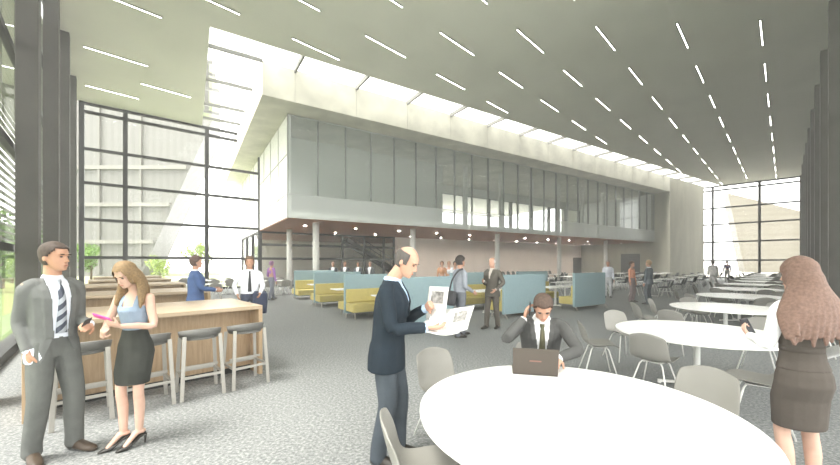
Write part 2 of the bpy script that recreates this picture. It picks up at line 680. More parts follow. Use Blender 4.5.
# gallery front glazing
gf = empty('window_3')
struct(gf, 'long glazed front of the upper gallery', 'window')
fm = MB()
NB = 25
for i in range(NB + 1):
    p = gp(36.34 * i / NB, 0.0)
    fm.beam((*(p + W_ * 0.07), 3.82), (*(p + W_ * 0.07), 8.8), 0.045, 0.14, up=(W_.x, W_.y, 0))
fm.build('mullion', mat('mullion_grey', (0.20, 0.205, 0.19), 0.5), gf)
tr = MB()
for z in (3.84, 4.98, 8.76):
    tr.beam((*gp(0, 0.0), z), (*gp(36.34, 0.0), z), 0.05, 0.035)
tr.build('transom', mat('transom_grey', (0.45, 0.47, 0.45), 0.5), gf)
gm = MB()
gm.add([(*gp(0, 0), 4.98), (*gp(36.34, 0), 4.98), (*gp(36.34, 0), 8.8), (*gp(0, 0), 8.8)], [(0, 1, 2, 3)])
gm.build('glass', GLASS_FAC, gf)
gm = MB()
gm.add([(*gp(0, 0), 3.82), (*gp(36.34, 0), 3.82), (*gp(36.34, 0), 4.98), (*gp(0, 0), 4.98)], [(0, 1, 2, 3)])
gm.build('parapet_glass', GLASS_FROST, gf)

# white end face of the gallery
ew = empty('wall_end')
struct(ew, 'white glazed end face of the upper gallery', 'wall')
m = MB()
m.prism([xy(gp(0, 0.03)), xy(gp(0.15, 0.03)), xy(gp(0.15, 18)), xy(gp(0, 18))], 3.87, 8.8)
m.build('panel', WHITE_PANEL, ew)
m = MB()
for s in [0.03 + 2.2 * i for i in range(9)]:
    m.beam((*gp(-0.01, s), 3.87), (*gp(-0.01, s), 8.8), 0.02, 0.03, up=(U.x, U.y, 0))
for z in (4.98, 6.9):
    m.beam((*gp(-0.01, 0), z), (*gp(-0.01, 18), z), 0.02, 0.03)
m.build('joint', mat('joint_grey', (0.30, 0.29, 0.25), 0.9), ew)

# inside the upper gallery
m = MB()
quad_prism(m, gp(0.2, 3.2), gp(11.5, 3.2), W_, 0, 0.2, 4.15, 8.8)
struct(m.build('wall_gallery', mat('gallery_grey', (0.62, 0.64, 0.60), 0.8, var=0.05)), 'grey partition behind the left part of the gallery glass', 'wall')
m = MB()
quad_prism(m, gp(11.5, 8.2), gp(36.3, 8.2), W_, 0, 0.2, 8.0, 8.8)
quad_prism(m, gp(11.5, 8.2), gp(36.3, 8.2), W_, 0, 0.2, 4.15, 4.6)
m.prism([xy(gp(11.5, 3.4)), xy(gp(11.7, 3.4)), xy(gp(11.7, 8.2)), xy(gp(11.5, 8.2))], 4.15, 8.8)
struct(m.build('wall_rear', mat('gallery_back', (0.60, 0.62, 0.58), 0.8)), 'rear wall of the upper gallery above its strip window', 'wall')
window_wall('window_4', 'strip window in the rear wall of the upper gallery', gp(11.7, 8.3), U, -W_, [0, 3.1, 6.2, 9.3, 12.4, 15.5, 18.6, 21.7, 24.6], 24.6, [4.62, 6.3, 7.98], 8.0, 0.34, 0.2, 0.06, z_bot=4.6)
m = MB()
m.prism([xy(gp(36.28, 0.3)), xy(gp(36.33, 0.3)), xy(gp(36.33, 8.1)), xy(gp(36.28, 8.1))], 4.15, 8.78)  # white panel added to stand in for bright windows
struct(m.build('wall_bright_lining', mat('white_plaster', (0.84, 0.84, 0.81), 0.8)), 'white lining in the upper gallery, added in place of bright end windows', 'wall')
for i in range(7):
    m = MB()
    p = gp(13.2 + 3.65 * i, 2.6)
    m.tube((*p, 4.15), (*p, 8.8), 0.17, n=20)
    o = m.build('round_column', COLUMN, smooth=False)
    struct(o, f'slim column inside the upper gallery, {ORD[i]} from the left', 'column')

# ground floor under the gallery
m = MB()
quad_prism(m, gp(10.3, 8.2), gp(36.34, 8.2), W_, 0, 0.25, 0, 3.8)
struct(m.build('wall_lower', BACKWALL), 'pale plaster wall under the gallery', 'wall')
window_wall('window_5', 'dark framed glass partition under the gallery with stairs behind', gp(0, 8.25), U, -W_, [0.05, 2.0, 3.9, 5.8, 7.6, 9.3, 10.25], 10.3, [0.05, 1.95, 2.9, 3.76], 3.8, 0.12)
window_wall('window_6', 'glazed end of the ground floor room beyond the window wall', gp(0.0, 8.3), W_, U, [0.05, 3.2, 6.4, 9.6], 9.65, [0.05, 1.95, 3.76], 3.8, 0.14)
m = MB()
quad_prism(m, gp(0, 17.8), gp(36.3, 17.8), W_, 0, 0.2, 0, 3.8)
m.prism([xy(gp(14, 8.5)), xy(gp(14.2, 8.5)), xy(gp(14.2, 17.8)), xy(gp(14, 17.8))], 0, 3.8)
struct(m.build('wall_stair', mat('stair_wall', (0.66, 0.62, 0.55), 0.8)), 'pale wall behind the staircase', 'wall')


def on_line(px, p, d):
    """Distance along the plan line p + d*t at which picture column px crosses it."""
    k = (px - 420.0) / F_PX
    return (k * p.y - p.x) / (d.x - k * d.y)


# dark openings in the lower walls
for n, (px0, px1, z0, z1) in enumerate([(573, 586, 0.0, 2.5)]):
    t0 = on_line(px0, gp(0, 8.2), U)
    t1 = on_line(px1, gp(0, 8.2), U)
    m = MB()
    quad_prism(m, gp(t0, 8.2), gp(t1, 8.2), -W_, -0.05, 0.03, 0, 2.3)
    struct(m.build('door_1', DARK), 'dark doorway in the pale wall under the gallery, near its inner corner', 'door')
pe_line = gp(36.34, 0)
s0 = on_line(640, pe_line, W_)
s1 = on_line(621, pe_line, W_)
m = MB()
m.prism([xy(gp(36.36, s0)), xy(gp(36.30, s0)), xy(gp(36.30, s1)), xy(gp(36.36, s1))], 0.0, 2.65)
struct(m.build('door_2', DARK), 'wide dark doorway left of the concrete wall behind the woman in orange', 'door')

# round columns under the gallery
for i, p in enumerate([gp(1.73, 1.32), gp(7.84, 1.32), gp(15.2, 1.32), gp(22.5, 1.32), gp(29.6, 1.32), V2(-8.35, 22.7)]):
    m = MB()
    m.tube((*p, 0), (*p, 3.8), 0.17, n=24)
    o = m.build('round_column', COLUMN, smooth=False)
    for pl in o.data.polygons:
        pl.use_smooth = len(pl.vertices) == 4
    struct(o, ['white round column under the gallery corner, front row leftmost', 'white round column behind the head of the standing man with a newspaper',
               'white round column behind the bald man in the brown suit', 'white round column above the middle teal booth back',
               'white round column right of the teal booths', 'white round column set back at the left end of the gallery'][i], 'column')

# stair behind the glass partition
st = empty('staircase', (*gp(7.0, 11.0), 0))
struct(st, 'dark stringer staircase behind the glass partition', 'staircase')
st.rotation_euler = (0, 0, atan2(U.y, U.x))
for yy in (0.0, 1.3):
    m = MB()
    m.beam((5.5, yy, 0.6), (0.2, yy, 3.7), 0.08, 0.34)
    m.build('stringer', FRAME, st)
    m = MB()
    m.beam((5.5, yy, 1.5), (0.2, yy, 4.6), 0.05, 0.05)
    for k in range(6):
        x = 5.4 - k * 1.0
        zz = 0.6 + (5.5 - x) * 3.1 / 5.3
        m.beam((x, yy, zz), (x, yy, zz + 0.9), 0.03, 0.03)
    m.build('handrail', FRAME, st)
m = MB()
for k in range(17):
    x = 5.4 - k * 0.32
    zz = 0.65 + (5.5 - x) * 3.1 / 5.3
    m.box(x - 0.15, x + 0.15, 0, 1.3, zz, zz + 0.04)
m.build('tread', mat('tread_grey', (0.4, 0.4, 0.38), 0.7), st)
m = MB()
m.box(5.3, 7.0, -0.1, 1.4, 0.0, 0.6)
m.build('landing', mat('tread_grey', (0.4, 0.4, 0.38), 0.7), st)

# skylight: glass and beams
sk = empty('window_7')
struct(sk, 'long skylight slot between the ceiling and the concrete band', 'window')
m = MB()
q = c_end + A * 0.3
m.add([(*C0, HC + 0.46), (*q, HC + 0.46), (*(pier_end + A * 0.3), HC + 0.46), (*O0, HC + 0.46)], [(0, 1, 2, 3)])
wo = isect(O0, W_, WC, WD)
m.add([(*C0, HC + 0.46), (*O0, HC + 0.46), (*wo, HC + 0.46), (*w_slot, HC + 0.46)], [(0, 1, 2, 3)])
m.build('glass', GLASS, sk)
for i in range(15):
    p = O0 + U * (1.35 + 2.91 * i)
    d = (C0 - p).dot(W_)
    m = MB()
    m.beam((*(p + W_ * 0.05), HC + 0.06), (*(p + W_ * d), HC + 0.06), 0.09, 0.2)
    o = m.build('skylight_beam', mat('beam_grey', (0.17, 0.17, 0.155), 0.6))
    struct(o, f'short steel beam across the long skylight, {ORD[i]} from the left', 'beam')
for i, t in enumerate([1.4, 4.4, 7.4, 9.6]):
    p = C0 + W_ * t
    q = isect(p, U, O0, W_)
    m = MB()
    m.beam((*p, HC + 0.06), (*q, HC + 0.06), 0.08, 0.14)
    o = m.build('skylight_beam', mat('beam_grey', (0.17, 0.17, 0.155), 0.6))
    struct(o, f'steel beam across the left end of the skylight, {ORD[i]} from the front', 'beam')

# lamps: round downlights in the timber soffit
DL = mat('downlight_lamp', (0.9, 0.9, 0.85), 0.5, emit=(1.0, 0.93, 0.82), emit_s=420.0)
d0 = None
for r_, s in enumerate((2.6, 6.2)):
    for i in range(12):
        p = gp(1.5 + 3.03 * i, s)
        if d0 is None:
            d0 = empty('downlight')
            m = MB()
            for r0 in (0.085, 0.095):
                ring = [(r0 * cos(2 * pi * k / 20), r0 * sin(2 * pi * k / 20)) for k in range(20)]
                m.add([(x, y, 0.0) for x, y in ring] + [(x, y, -0.062) for x, y in ring], [(k, (k + 1) % 20, 20 + (k + 1) % 20, 20 + k) for k in range(20)])
            m.build('trim', WHITE_METAL, d0)
            m = MB()
            m.tube((0, 0, -0.022), (0, 0, -0.016), 0.08, n=20)
            m.build('lamp', DL, d0)
            o = d0
        else:
            o = copy_tree(d0)
        o.location = (p.x, p.y, 3.8)
        tag(o, f'round downlight in the timber soffit, {ORD[i]} from the left in the {["front", "rear"][r_]} line', 'downlight', 'downlights in the timber soffit')

# ------------------------------------------------------------------ outside
m = MB()
m.prism([xy(WC - LN * 0.5 + WD * 0), (-60, 60), (-75, 20), (-40, -20), (0, -30), xy(r_near - LN * 0.5)], -0.4, -0.06)
struct(m.build('ground_lawn', LAWN), 'green lawn outside the left windows', 'lawn')
m = MB()
m.prism([xy(WC - LN * 0.5), xy(WC + WD * 9), xy(gp(-0.2, 60)), (-75, 75), (-62, 62)], -0.5, -0.08)
struct(m.build('ground_meadow', mat('pale_grass', (0.22, 0.235, 0.13), 0.9, var=0.2, scale=1)), 'pale grass outside the back left window', 'lawn')
m = MB()
m.prism([xy(E0 + A * 0.4 - ED * 6), xy(E0 + A * 0.4 + ED * 60), (140, 60), (110, 120), (20, 90)], -0.5, -0.08)
struct(m.build('ground_court', PAVING), 'pale paved court outside the far window', 'paving')
m = MB()
m.prism([(-34, 21), (-22, 8), (-19, 9.5), (-31, 23)], -0.055, -0.03)
struct(m.build('path', PAVING), 'pale path across the lawn outside the left windows', 'path')


def at(px, py, Y):
    return Vector(((px - 420) / F_PX * Y, Y, CAM_H - (py - HORIZON) / F_PX * Y))


# pale stone building beyond the left window wall; its slanted end imitates a light shaft
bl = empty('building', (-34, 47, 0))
tag(bl, 'pale stone building outside the left window, end slanted to imitate a light shaft', 'building')
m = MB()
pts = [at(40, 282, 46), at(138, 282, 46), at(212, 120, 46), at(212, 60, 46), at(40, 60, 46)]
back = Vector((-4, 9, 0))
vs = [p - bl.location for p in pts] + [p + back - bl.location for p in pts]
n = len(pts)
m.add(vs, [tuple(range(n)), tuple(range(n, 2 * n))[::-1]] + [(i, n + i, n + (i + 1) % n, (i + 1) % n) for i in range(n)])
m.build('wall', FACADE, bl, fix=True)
m = MB()
for k in range(24):
    p = at(42 + k * 5.2, 70, 45.9)
    zt = p.z
    px = 42 + k * 5.2
    zb = 0.2 if px < 138 else at(px, 275 - (px - 138) * 2.19, 46).z + 0.3
    if zt - zb > 1 and k % 8 == 3:
        m.beam((p.x - bl.location.x, p.y - bl.location.y, zb), (p.x - bl.location.x, p.y - bl.location.y, zt), 0.3, 0.3)
m.build('rib', mat('stone_rib', (0.14, 0.136, 0.124), 0.8), bl)
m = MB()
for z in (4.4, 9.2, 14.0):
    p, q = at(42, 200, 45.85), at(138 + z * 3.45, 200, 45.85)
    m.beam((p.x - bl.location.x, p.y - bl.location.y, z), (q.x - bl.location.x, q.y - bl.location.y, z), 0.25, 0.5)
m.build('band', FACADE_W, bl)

# cream building beyond the far window: sloping roofline, left edge slanted to imitate a light wedge
br = empty('building', (62, 66, 0))
tag(br, 'cream building with sloping roofline outside the far window', 'building')
m = MB()
pts = [at(746, 276, 66), at(860, 278, 60), at(860, 226, 60), at(728, 193, 66)]
vs = [p - br.location for p in pts] + [p + Vector((6, 8, 0)) - br.location for p in pts]
n = 4
m.add(vs, [tuple(range(n)), tuple(range(n, 2 * n))[::-1]] + [(i, n + i, n + (i + 1) % n, (i + 1) % n) for i in range(n)])
m.build('wall', FACADE_C, br, fix=True)

def tree(x, y, h, r, label, seed, leafmat=LEAF, n=1500, low=0.3):
    rnd = random.Random(seed)
    t = empty('tree', (x, y, -0.1))
    tag(t, label, 'tree')
    m = MB()
    m.limb([(0, 0, 0), (0.03, 0.02, h * 0.35), (-0.05, 0.0, h * 0.6)], [h * 0.025, h * 0.02, h * 0.012])
    for k in range(4):
        a = k * 1.6
        m.limb([(0, 0, h * 0.35), (cos(a) * r * 0.4, sin(a) * r * 0.4, h * 0.6)], [h * 0.012, h * 0.006])
    m.build('trunk', BARK, t, smooth=True)
    m = MB()
    blobs = [(rnd.uniform(-.5, .5) * r, rnd.uniform(-.5, .5) * r, h * rnd.uniform(low + 0.15, 0.85), r * rnd.uniform(.35, .6)) for _ in range(9)]
    for _ in range(n):
        bx, by, bz, rr = rnd.choice(blobs)
        v = Vector((rnd.gauss(0, 1), rnd.gauss(0, 1), rnd.gauss(0, 1))).normalized() * rr * rnd.uniform(.6, 1)
        c = Vector((bx, by, bz)) + v
        a = Vector((rnd.gauss(0, 1), rnd.gauss(0, 1), rnd.gauss(0, 1))).normalized()
        b = a.cross(Vector((rnd.gauss(0, 1), rnd.gauss(0, 1), rnd.gauss(0, 1)))).normalized()
        s = r * 0.075
        m.add([c - a * s, c + b * s * .6, c + a * s, c - b * s * .6], [(0, 1, 2, 3)])
    m.build('foliage', leafmat, t)
    return t


LEAF2 = mat('leaf_bright', (0.22, 0.30, 0.06), 0.7, var=0.3, scale=2)
p = at(91, 262, 30)
tree(p.x, p.y, 3.6, 1.3, 'small dark green tree outside behind the man in grey suit', 1, n=1300, low=0.25)
p = at(197, 262, 39)
tree(p.x, p.y, 4.7, 1.6, 'pale green tree outside above the man in blue suit', 2, LEAF2, n=1000)
p = at(160, 262, 42)
tree(p.x, p.y, 2.4, 1.6, 'low pale green bush outside beyond the wooden bars', 3, LEAF2, n=900, low=0.0)
for i, (px, Y, h) in enumerate([(2, 24, 5.5), (12, 30, 5.0), (-14, 20, 5.5)]):
    p = at(px, 262, Y)
    tree(p.x, p.y, h, 2.2, ['green tree behind the louvres at the left edge', 'green tree seen low beside the broad dark fin', 'green tree beyond the left edge of the view'][i], 10 + i, n=1500, low=0.05)

# ------------------------------------------------------------------ ceiling strip lights
def in_poly(p, poly):
    c = False
    n = len(poly)
    for i in range(n):
        a, b = poly[i], poly[i - 1]
        if (a.y > p.y) != (b.y > p.y) and p.x < (b.x - a.x) * (p.y - a.y) / (b.y - a.y) + a.x:
            c = not c
    return c


ceil_poly = [C0, c_end, e_right, r_near, WC, w_slot]
lamp0 = None
n_l = 0
for j in range(0, 14):
    bb = -0.61 - 2.06 * j
    idx = 0
    for i in range(-8, 16):
        aa = 18.17 - 1.88 * j + 3.87 * i
        c = A * aa + B * bb
        ends = [c + A * 1.1, c - A * 1.1, c + B * 0.25, c - B * 0.25]
        if not all(in_poly(e, ceil_poly) for e in ends) or c.y < 2:
            continue
        px = 420 + F_PX * c.x / c.y
        py = HORIZON - F_PX * (HC - CAM_H) / c.y
        if px < -30 or px > 870 or py < -40:
            continue
        if lamp0 is None:
            lamp0 = empty('ceiling_light')
            m = MB()
            m.box(-0.045, 0.04, -1.03, 1.03, -0.03, 0.0)
            m.build('trim', LAMP_TRIM_SHADE, lamp0)
            m = MB()
            m.box(-0.009, 0.009, -1.0, 1.0, -0.038, -0.028)
            m.build('diffuser', LAMP, lamp0)
            o = lamp0
        else:
            o = copy_tree(lamp0)
        o.location = (c.x, c.y, HC)
        o.rotation_euler = (0, 0, heading(A.x, A.y))
        tag(o, f'strip light, {ORD[idx]} from the front in the {ORD[j]} ceiling line from the right', 'ceiling light', 'recessed strip lights in the ceiling')
        idx += 1
        n_l += 1

# ------------------------------------------------------------------ the faint bright haze of the hall
hz = bpy.data.materials.new('haze')
hz.use_nodes = True
nt = hz.node_tree
nt.nodes.clear()
ho = nt.nodes.new('ShaderNodeOutputMaterial')
vs_ = nt.nodes.new('ShaderNodeVolumeScatter')
vs_.inputs['Color'].default_value = (1.0, 1.0, 0.97, 1)
vs_.inputs['Density'].default_value = 0.006
vs_.inputs['Anisotropy'].default_value = 0.2
nt.links.new(vs_.outputs[0], ho.inputs['Volume'])
m = MB()
m.prism([xy(WC - LN * 0.9 - WN * 1.0), xy(isect(WC - WN * 1.0, WD, gp(-1.8, 0), W_)), xy(gp(-1.8, 22.6)), xy(gp(49, 22.6)), xy(e_right + A * 1.5 + B * 1.0), xy(r_near + B * 1.2 - LN * 1.1)], -0.35, HC + 0.9)
o = m.build('haze', hz)
tag(o, 'thin bright haze filling the tall hall', 'haze', kind='stuff')

# ================================================================== FURNITURE
# ---- wooden bars
BAR0 = V2(-2.35, 5.3)
BARV = V2(-0.65, 0.76)


def make_bar():
    """Front right top corner at the origin; local +X runs along A to the corner, +Y away from the camera."""
    t = empty('bar_counter')
    L, D, H = 2.4, 1.45, 1.02
    m = MB()
    m.box(-L, 0, 0, D, H - 0.055, H)
    m.build('countertop', OAK_TOP, t, bevel=0.004)
    for x0 in (-L, -0.055):
        m = MB()
        m.box(x0, x0 + 0.055, 0.0, D, 0, H - 0.056)
        m.build('end_panel', OAK, t, bevel=0.004)
    m = MB()
    m.box(-L + 0.056, -0.056, 0.36, 0.41, 0.0, H - 0.056)
    m.build('front_panel', OAK, t)
    m = MB()
    m.box(-L + 0.056, -0.056, 0.345, 0.36, 0.0, 0.08)
    m.build('plinth', FRAME, t)
    return t


bar0 = make_bar()
bar_lab = ['long oak bar with a row of grey stools along it, closest to the camera', 'oak bar just behind the first one, next to the man in the blue suit',
           'third oak bar in the row, half hidden behind the second', 'fourth oak bar in the row towards the window wall', 'small looking oak bar at the far end of the row by the window wall']
for i in range(5):
    o = bar0 if i == 0 else copy_tree(bar0)
    p = BAR0 + BARV * (3.85 * i)
    o.location = (p.x, p.y, 0)
    o.rotation_euler = (0, 0, atan2(A.y, A.x))
    tag(o, bar_lab[i], 'bar', 'oak bars in a row on the left')


def make_stool():
    t = empty('bar_stool')
    m = MB()
    n = 24
    prof = []
    for k in range(n):
        a = 2 * pi * k / n
        x, y = 0.205 * cos(a), 0.19 * sin(a)
        if y > 0:
            x *= 1.0 + 0.08 * (y / 0.19)
        prof.append((x, y))
    m.prism(prof, 0.705, 0.74)
    m.build('seat', STOOL, t, bevel=0.01)
    # low curved back rail, on the camera side (local -Y)
    m = MB()
    rows = []
    for k in range(13):
        a = pi + pi * k / 12
        rows.append(Vector((0.225 * cos(a), 0.205 * sin(a), 0)))
    vs = []
    for r in rows:
        nrm = r.normalized()
        drop = 0.035 * (1 - abs(r.y) / 0.205)
        for dz, off in ((0.745 - drop * .3, 0.0), (0.84 - drop, 0.014), (0.845 - drop, -0.012), (0.745 - drop * .3, -0.024)):
            vs.append(r + nrm * off + Vector((0, 0, dz)))
    fs = []
    for k in range(12):
        for j in range(4):
            j2 = (j + 1) % 4
            fs.append((k * 4 + j, k * 4 + j2, (k + 1) * 4 + j2, (k + 1) * 4 + j))
    fs += [(0, 1, 2, 3), (48, 51, 50, 49)]
    m.add(vs, fs)
    m.build('backrest', STOOL, t, smooth=True, fix=True)
    for sx in (-1, 1):
        for sy in (-1, 1):
            m = MB()
            m.beam((sx * 0.19, sy * 0.165, 0.76 if sy < 0 else 0.71), (sx * 0.225, sy * 0.215, 0.0), 0.042, 0.018, up=(0, 1, 0))
            m.build('leg', STEEL, t, bevel=0.004)
    m = MB()
    zz = 0.27
    c = [(-0.21, -0.2), (0.21, -0.2), (0.21, 0.2), (-0.21, 0.2)]
    for k in range(4):
        p, q = c[k], c[(k + 1) % 4]
        m.beam((*p, zz), (*q, zz), 0.018, 0.03)
    m.beam((-0.2, 0, zz + 0.08), (0.2, 0, zz + 0.08), 0.018, 0.028)
    m.build('footrest', STEEL, t)
    return t


stool0 = make_stool()
st_lab = ['grey bar stool closest to the right end of the oak bar', 'second grey bar stool from the right end of the oak bar',
          'third bar stool from the right end, just right of the woman with the pink phone', 'bar stool between the man in grey suit and the woman with the pink phone']
for i, s in enumerate([0.33, 0.87, 1.41, 1.95]):
    o = stool0 if i == 0 else copy_tree(stool0)
    p = BAR0 - A * s + B * 0.26
    o.location = (p.x, p.y, 0)
    o.rotation_euler = (0, 0, heading(-B.x, -B.y) + [0.05, -0.04, 0.03, 0.0][i])
    tag(o, st_lab[i], 'stool', 'grey stools along the first oak bar')


# ---- round white tables
def make_round_table(R=1.04):
    t = empty('round_table')
    m = MB()
    m.disc((0, 0), R, 0.712, 0.74, 96)
    m.build('tabletop', WHITE_TOP, t, bevel=0.006)
    m = MB()
    m.tube((0, 0, 0.03), (0, 0, 0.712), 0.04, n=20)
    m.build('pedestal', WHITE_METAL, t, smooth=False)
    for k in range(4):
        a = pi / 4 + k * pi / 2 + 0.35
        m = MB()
        m.beam((0, 0, 0.045), (0.48 * cos(a), 0.48 * sin(a), 0.03), 0.045, 0.03)
        m.tube((0.46 * cos(a), 0.46 * sin(a), 0.0), (0.46 * cos(a), 0.46 * sin(a), 0.02), 0.025, n=10)
        m.build('foot', WHITE_METAL, t)
    return t


def tpos(k):
    return V2(1.07 + 2.62 * k, 2.13 + 2.60 * k)


NT = 12
tab0 = make_round_table()
for k in range(NT):
    o = tab0 if k == 0 else copy_tree(tab0)
    p = tpos(k)
    o.location = (p.x, p.y, 0)
    if k == 0:
        o.location = (0.95, 2.22, 0)
        o.scale = (0.915, 0.915, 1)
    lab = 'large round white table with the laptop on it, closest to the camera' if k == 0 else \
        ('round white table left of the woman in the pinafore dress' if k == 1 else f'white round table, {ORD[k]} from the camera in the long row to the far window')
    tag(o, lab, 'table', 'round white tables in a row')


# ---- shell chairs
CH_PROF = [(0.235, 0.435, 0.17), (0.225, 0.455, 0.20), (0.16, 0.462, 0.225), (0.06, 0.45, 0.235), (-0.04, 0.44, 0.237), (-0.12, 0.445, 0.232),
           (-0.18, 0.475, 0.226), (-0.215, 0.53, 0.222), (-0.24, 0.60, 0.222), (-0.262, 0.68, 0.218), (-0.28, 0.755, 0.205), (-0.287, 0.79, 0.18), (-0.291, 0.808, 0.135)]


def shell_mb(nx=10):
    m = MB()
    vs = []
    N = len(CH_PROF)
    for i, (y, z, w) in enumerate(CH_PROF):
        back = min(1, max(0, (i - 4) / 4.0))
        seat = 1 - back
        for j in range(nx + 1):
            u = -1 + 2 * j / nx
            c = abs(u) ** 2.4
            vs.append((u * w, y + 0.055 * c * back * (1 if i < N - 3 else 0.6), z + 0.04 * c * seat * (1 if i > 1 else 0.3) - (0.02 * c if i >= N - 2 else 0)))
    fs = []
    for i in range(N - 1):
        for j in range(nx):
            a = i * (nx + 1) + j
            fs.append((a, a + 1, a + nx + 2, a + nx + 1))
    m.add(vs, fs)
    return m


def chair_leg(m, sx, sy, n=8, r=0.0095):
    top = (sx * 0.10, sy * 0.09 - 0.0, 0.432)
    m.path([(sx * 0.06, sy * 0.05, 0.432), top, (sx * 0.125, sy * 0.115 - 0.0, 0.40), (sx * 0.225, sy * 0.225 - 0.01, 0.0)], r, n)


def make_chair(shell=SHELL, legm=WHITE_METAL):
    t = empty('shell_chair')
    s = shell_mb().build('shell', shell, t, smooth=True)
    so_ = s.modifiers.new('thick', 'SOLIDIFY')
    so_.thickness = 0.012
    su = s.modifiers.new('sub', 'SUBSURF')
    su.levels = su.render_levels = 1
    for sx in (-1, 1):
        for sy in (-1, 1):
            m = MB()
            chair_leg(m, sx, sy)
            m.build('leg', legm, t, smooth=True)
    m = MB()
    m.box(-0.11, 0.11, -0.1, 0.1, 0.428, 0.436)
    m.build('mount_plate', legm, t)
    return t


def make_far_chair(shell):
    m = MB()
    m2 = shell_mb(4)
    m.cur = 0
    m.add(m2.v, m2.f)
    m.add([(x, y - 0.008, z - 0.012) for x, y, z in m2.v], [f[::-1] for f in m2.f])
    m.cur = 1
    for sx in (-1, 1):
        for sy in (-1, 1):
            chair_leg(m, sx, sy, 5, 0.012)
    o = m.build('shell_chair', [shell, WHITE_METAL], smooth=True)
    return o


chair0 = make_chair()
far0 = make_far_chair(SHELL)
far1 = make_far_chair(SHELL_DARK)
used = {}


def put(proto, x, y, rz, label, group, cat='chair'):
    if proto.name not in used:
        used[proto.name] = 1
        o = proto
    else:
        o = copy_tree(proto)
    o.location = (x, y, 0)
    o.rotation_euler = (0, 0, rz)
    tag(o, label, cat, group)
    return o


SPOTS = [
    # x, y, hx, hy, label
    (0.26, 3.32, 0.55, -0.83, 'grey shell chair behind the newspaper man, at the back left of the laptop table'),
    (0.06, 2.02, 1.0, 0.12, 'grey shell chair cut by the bottom edge of the photo, left of the laptop table'),
    (2.12, 2.74, -0.85, -0.52, 'grey shell chair seen above the right edge of the laptop table'),
    (2.62, 5.22, 0.97, -0.25, 'grey shell chair seen from the side, right of the seated man with the laptop'),
    (2.92, 4.42, 0.80, 0.60, 'grey shell chair with its back to the camera, left of the second round table'),
    (3.50, 6.12, 0.1, -1.0, 'grey shell chair at the far side of the second round table, only its back showing'),
    (3.42, 3.60, -0.80, 0.60, 'grey shell chair turned sideways beside the woman in the pinafore dress'),
    (4.72, 6.55, 0.75, 0.45, 'grey shell chair pulled up to the near side of the third round table'),
    (4.85, 7.6, 0.98, -0.15, 'grey shell chair seen from the side, left of the third round table'),
    (5.1, 5.35, -0.75, -0.62, 'grey shell chair at the back right of the second round table'),
]
for x, y, hx, hy, lab in SPOTS:
    put(chair0, x, y, heading(hx, hy), lab, 'grey shell chairs at the near round tables')
# the seated man's chair is added with him (CHAIR_M)
CHAIR_M = put(chair0, 1.22, 3.66, heading(-0.18, -0.98), 'grey shell chair under the seated man with the laptop', 'grey shell chairs at the near round tables')
words = ['right', 'far right', 'far left', 'left', 'near left', 'near right']
rnd = random.Random(5)
for k in range(2, NT):
    c = tpos(k)
    for q in range(6):
        if k == 2 and q in (3, 4):
            continue
        a = q * pi / 3 + 0.18 + rnd.uniform(-.12, .12)
        r = 1.1 + rnd.uniform(-.06, .2)
        x, y = c.x + r * cos(a), c.y + r * sin(a)
        if (V2(x, y) - R0).dot(B) > -0.35:
            continue
        rz = heading(c.x - x, c.y - y) + rnd.uniform(-.2, .2)
        put(chair0 if k < 4 else far0, x, y, rz, f'grey shell chair on the {words[q]} side of the {ORD[k]} white round table', 'grey shell chairs along the row of round tables')


# ---- small square tables with dark chairs
def make_square_table(w=1.5, d=0.75):
    t = empty('square_table')
    m = MB()
    m.box(-w / 2, w / 2, -d / 2, d / 2, 0.715, 0.74)
    m.build('tabletop', WHITE_TOP, t, bevel=0.004)
    m = MB()
    m.tube((0, 0, 0.02), (0, 0, 0.715), 0.035, n=12)
    m.build('pedestal', WHITE_METAL, t)
    m = MB()
    m.box(-0.3, 0.3, -0.025, 0.025, 0.0, 0.025)
    m.box(-0.025, 0.025, -0.3, 0.3, 0.0, 0.025)
    m.build('base', WHITE_METAL, t)
    return t


sq0 = make_square_table()
first_sq = True
side_w = ['front left', 'front right', 'back left', 'back right']
RG = [('nearest the round tables', 3.75, range(4, 12)), ('second from round tables', 6.5, range(4, 12)), ('third from round tables', 9.3, range(4, 12)), ('beside the gallery columns', 12.1, range(4, 10))]
BUSY = [(9.0, 17.0), (9.15, 15.0), (9.3, 14.5), (18.1, 22.0)]
for name, off, ks in RG:
    cnt = 0
    for k in ks:
        p = tpos(k) - B * off
        st_ = (p - G0).dot(W_)
        tt_ = (p - G0).dot(U)
        if (st_ > -2.4 and tt_ > 34.5):
            continue
        if any((p - V2(*b)).length < 1.35 for b in BUSY) or st_ > 6:
            continue
        # keep clear of the teal booths
        if p.x < 8.2 and p.y < 16.8:
            continue
        o = sq0 if first_sq else copy_tree(sq0)
        first_sq = False
        o.location = (p.x, p.y, 0)
        ang = atan2(A.y, A.x)
        o.rotation_euler = (0, 0, ang)
        tag(o, f'small white table, {ORD[cnt]} from the front in the line {name}', 'table', 'small white tables before the gallery')
        for q, (lx, ly) in enumerate([(-0.38, -0.62), (0.38, -0.62), (-0.38, 0.62), (0.38, 0.62)]):
            x = p.x + A.x * lx - B.x * ly
            y = p.y + A.y * lx - B.y * ly
            d = V2(B.x, B.y) * (1 if ly > 0 else -1)
            put(far1, x, y, heading(d.x, d.y) + rnd.uniform(-.25, .25), f'charcoal chair, {side_w[q]} at the {ORD[cnt]} small table in the line {name}', 'charcoal chairs at the small tables')
        cnt += 1
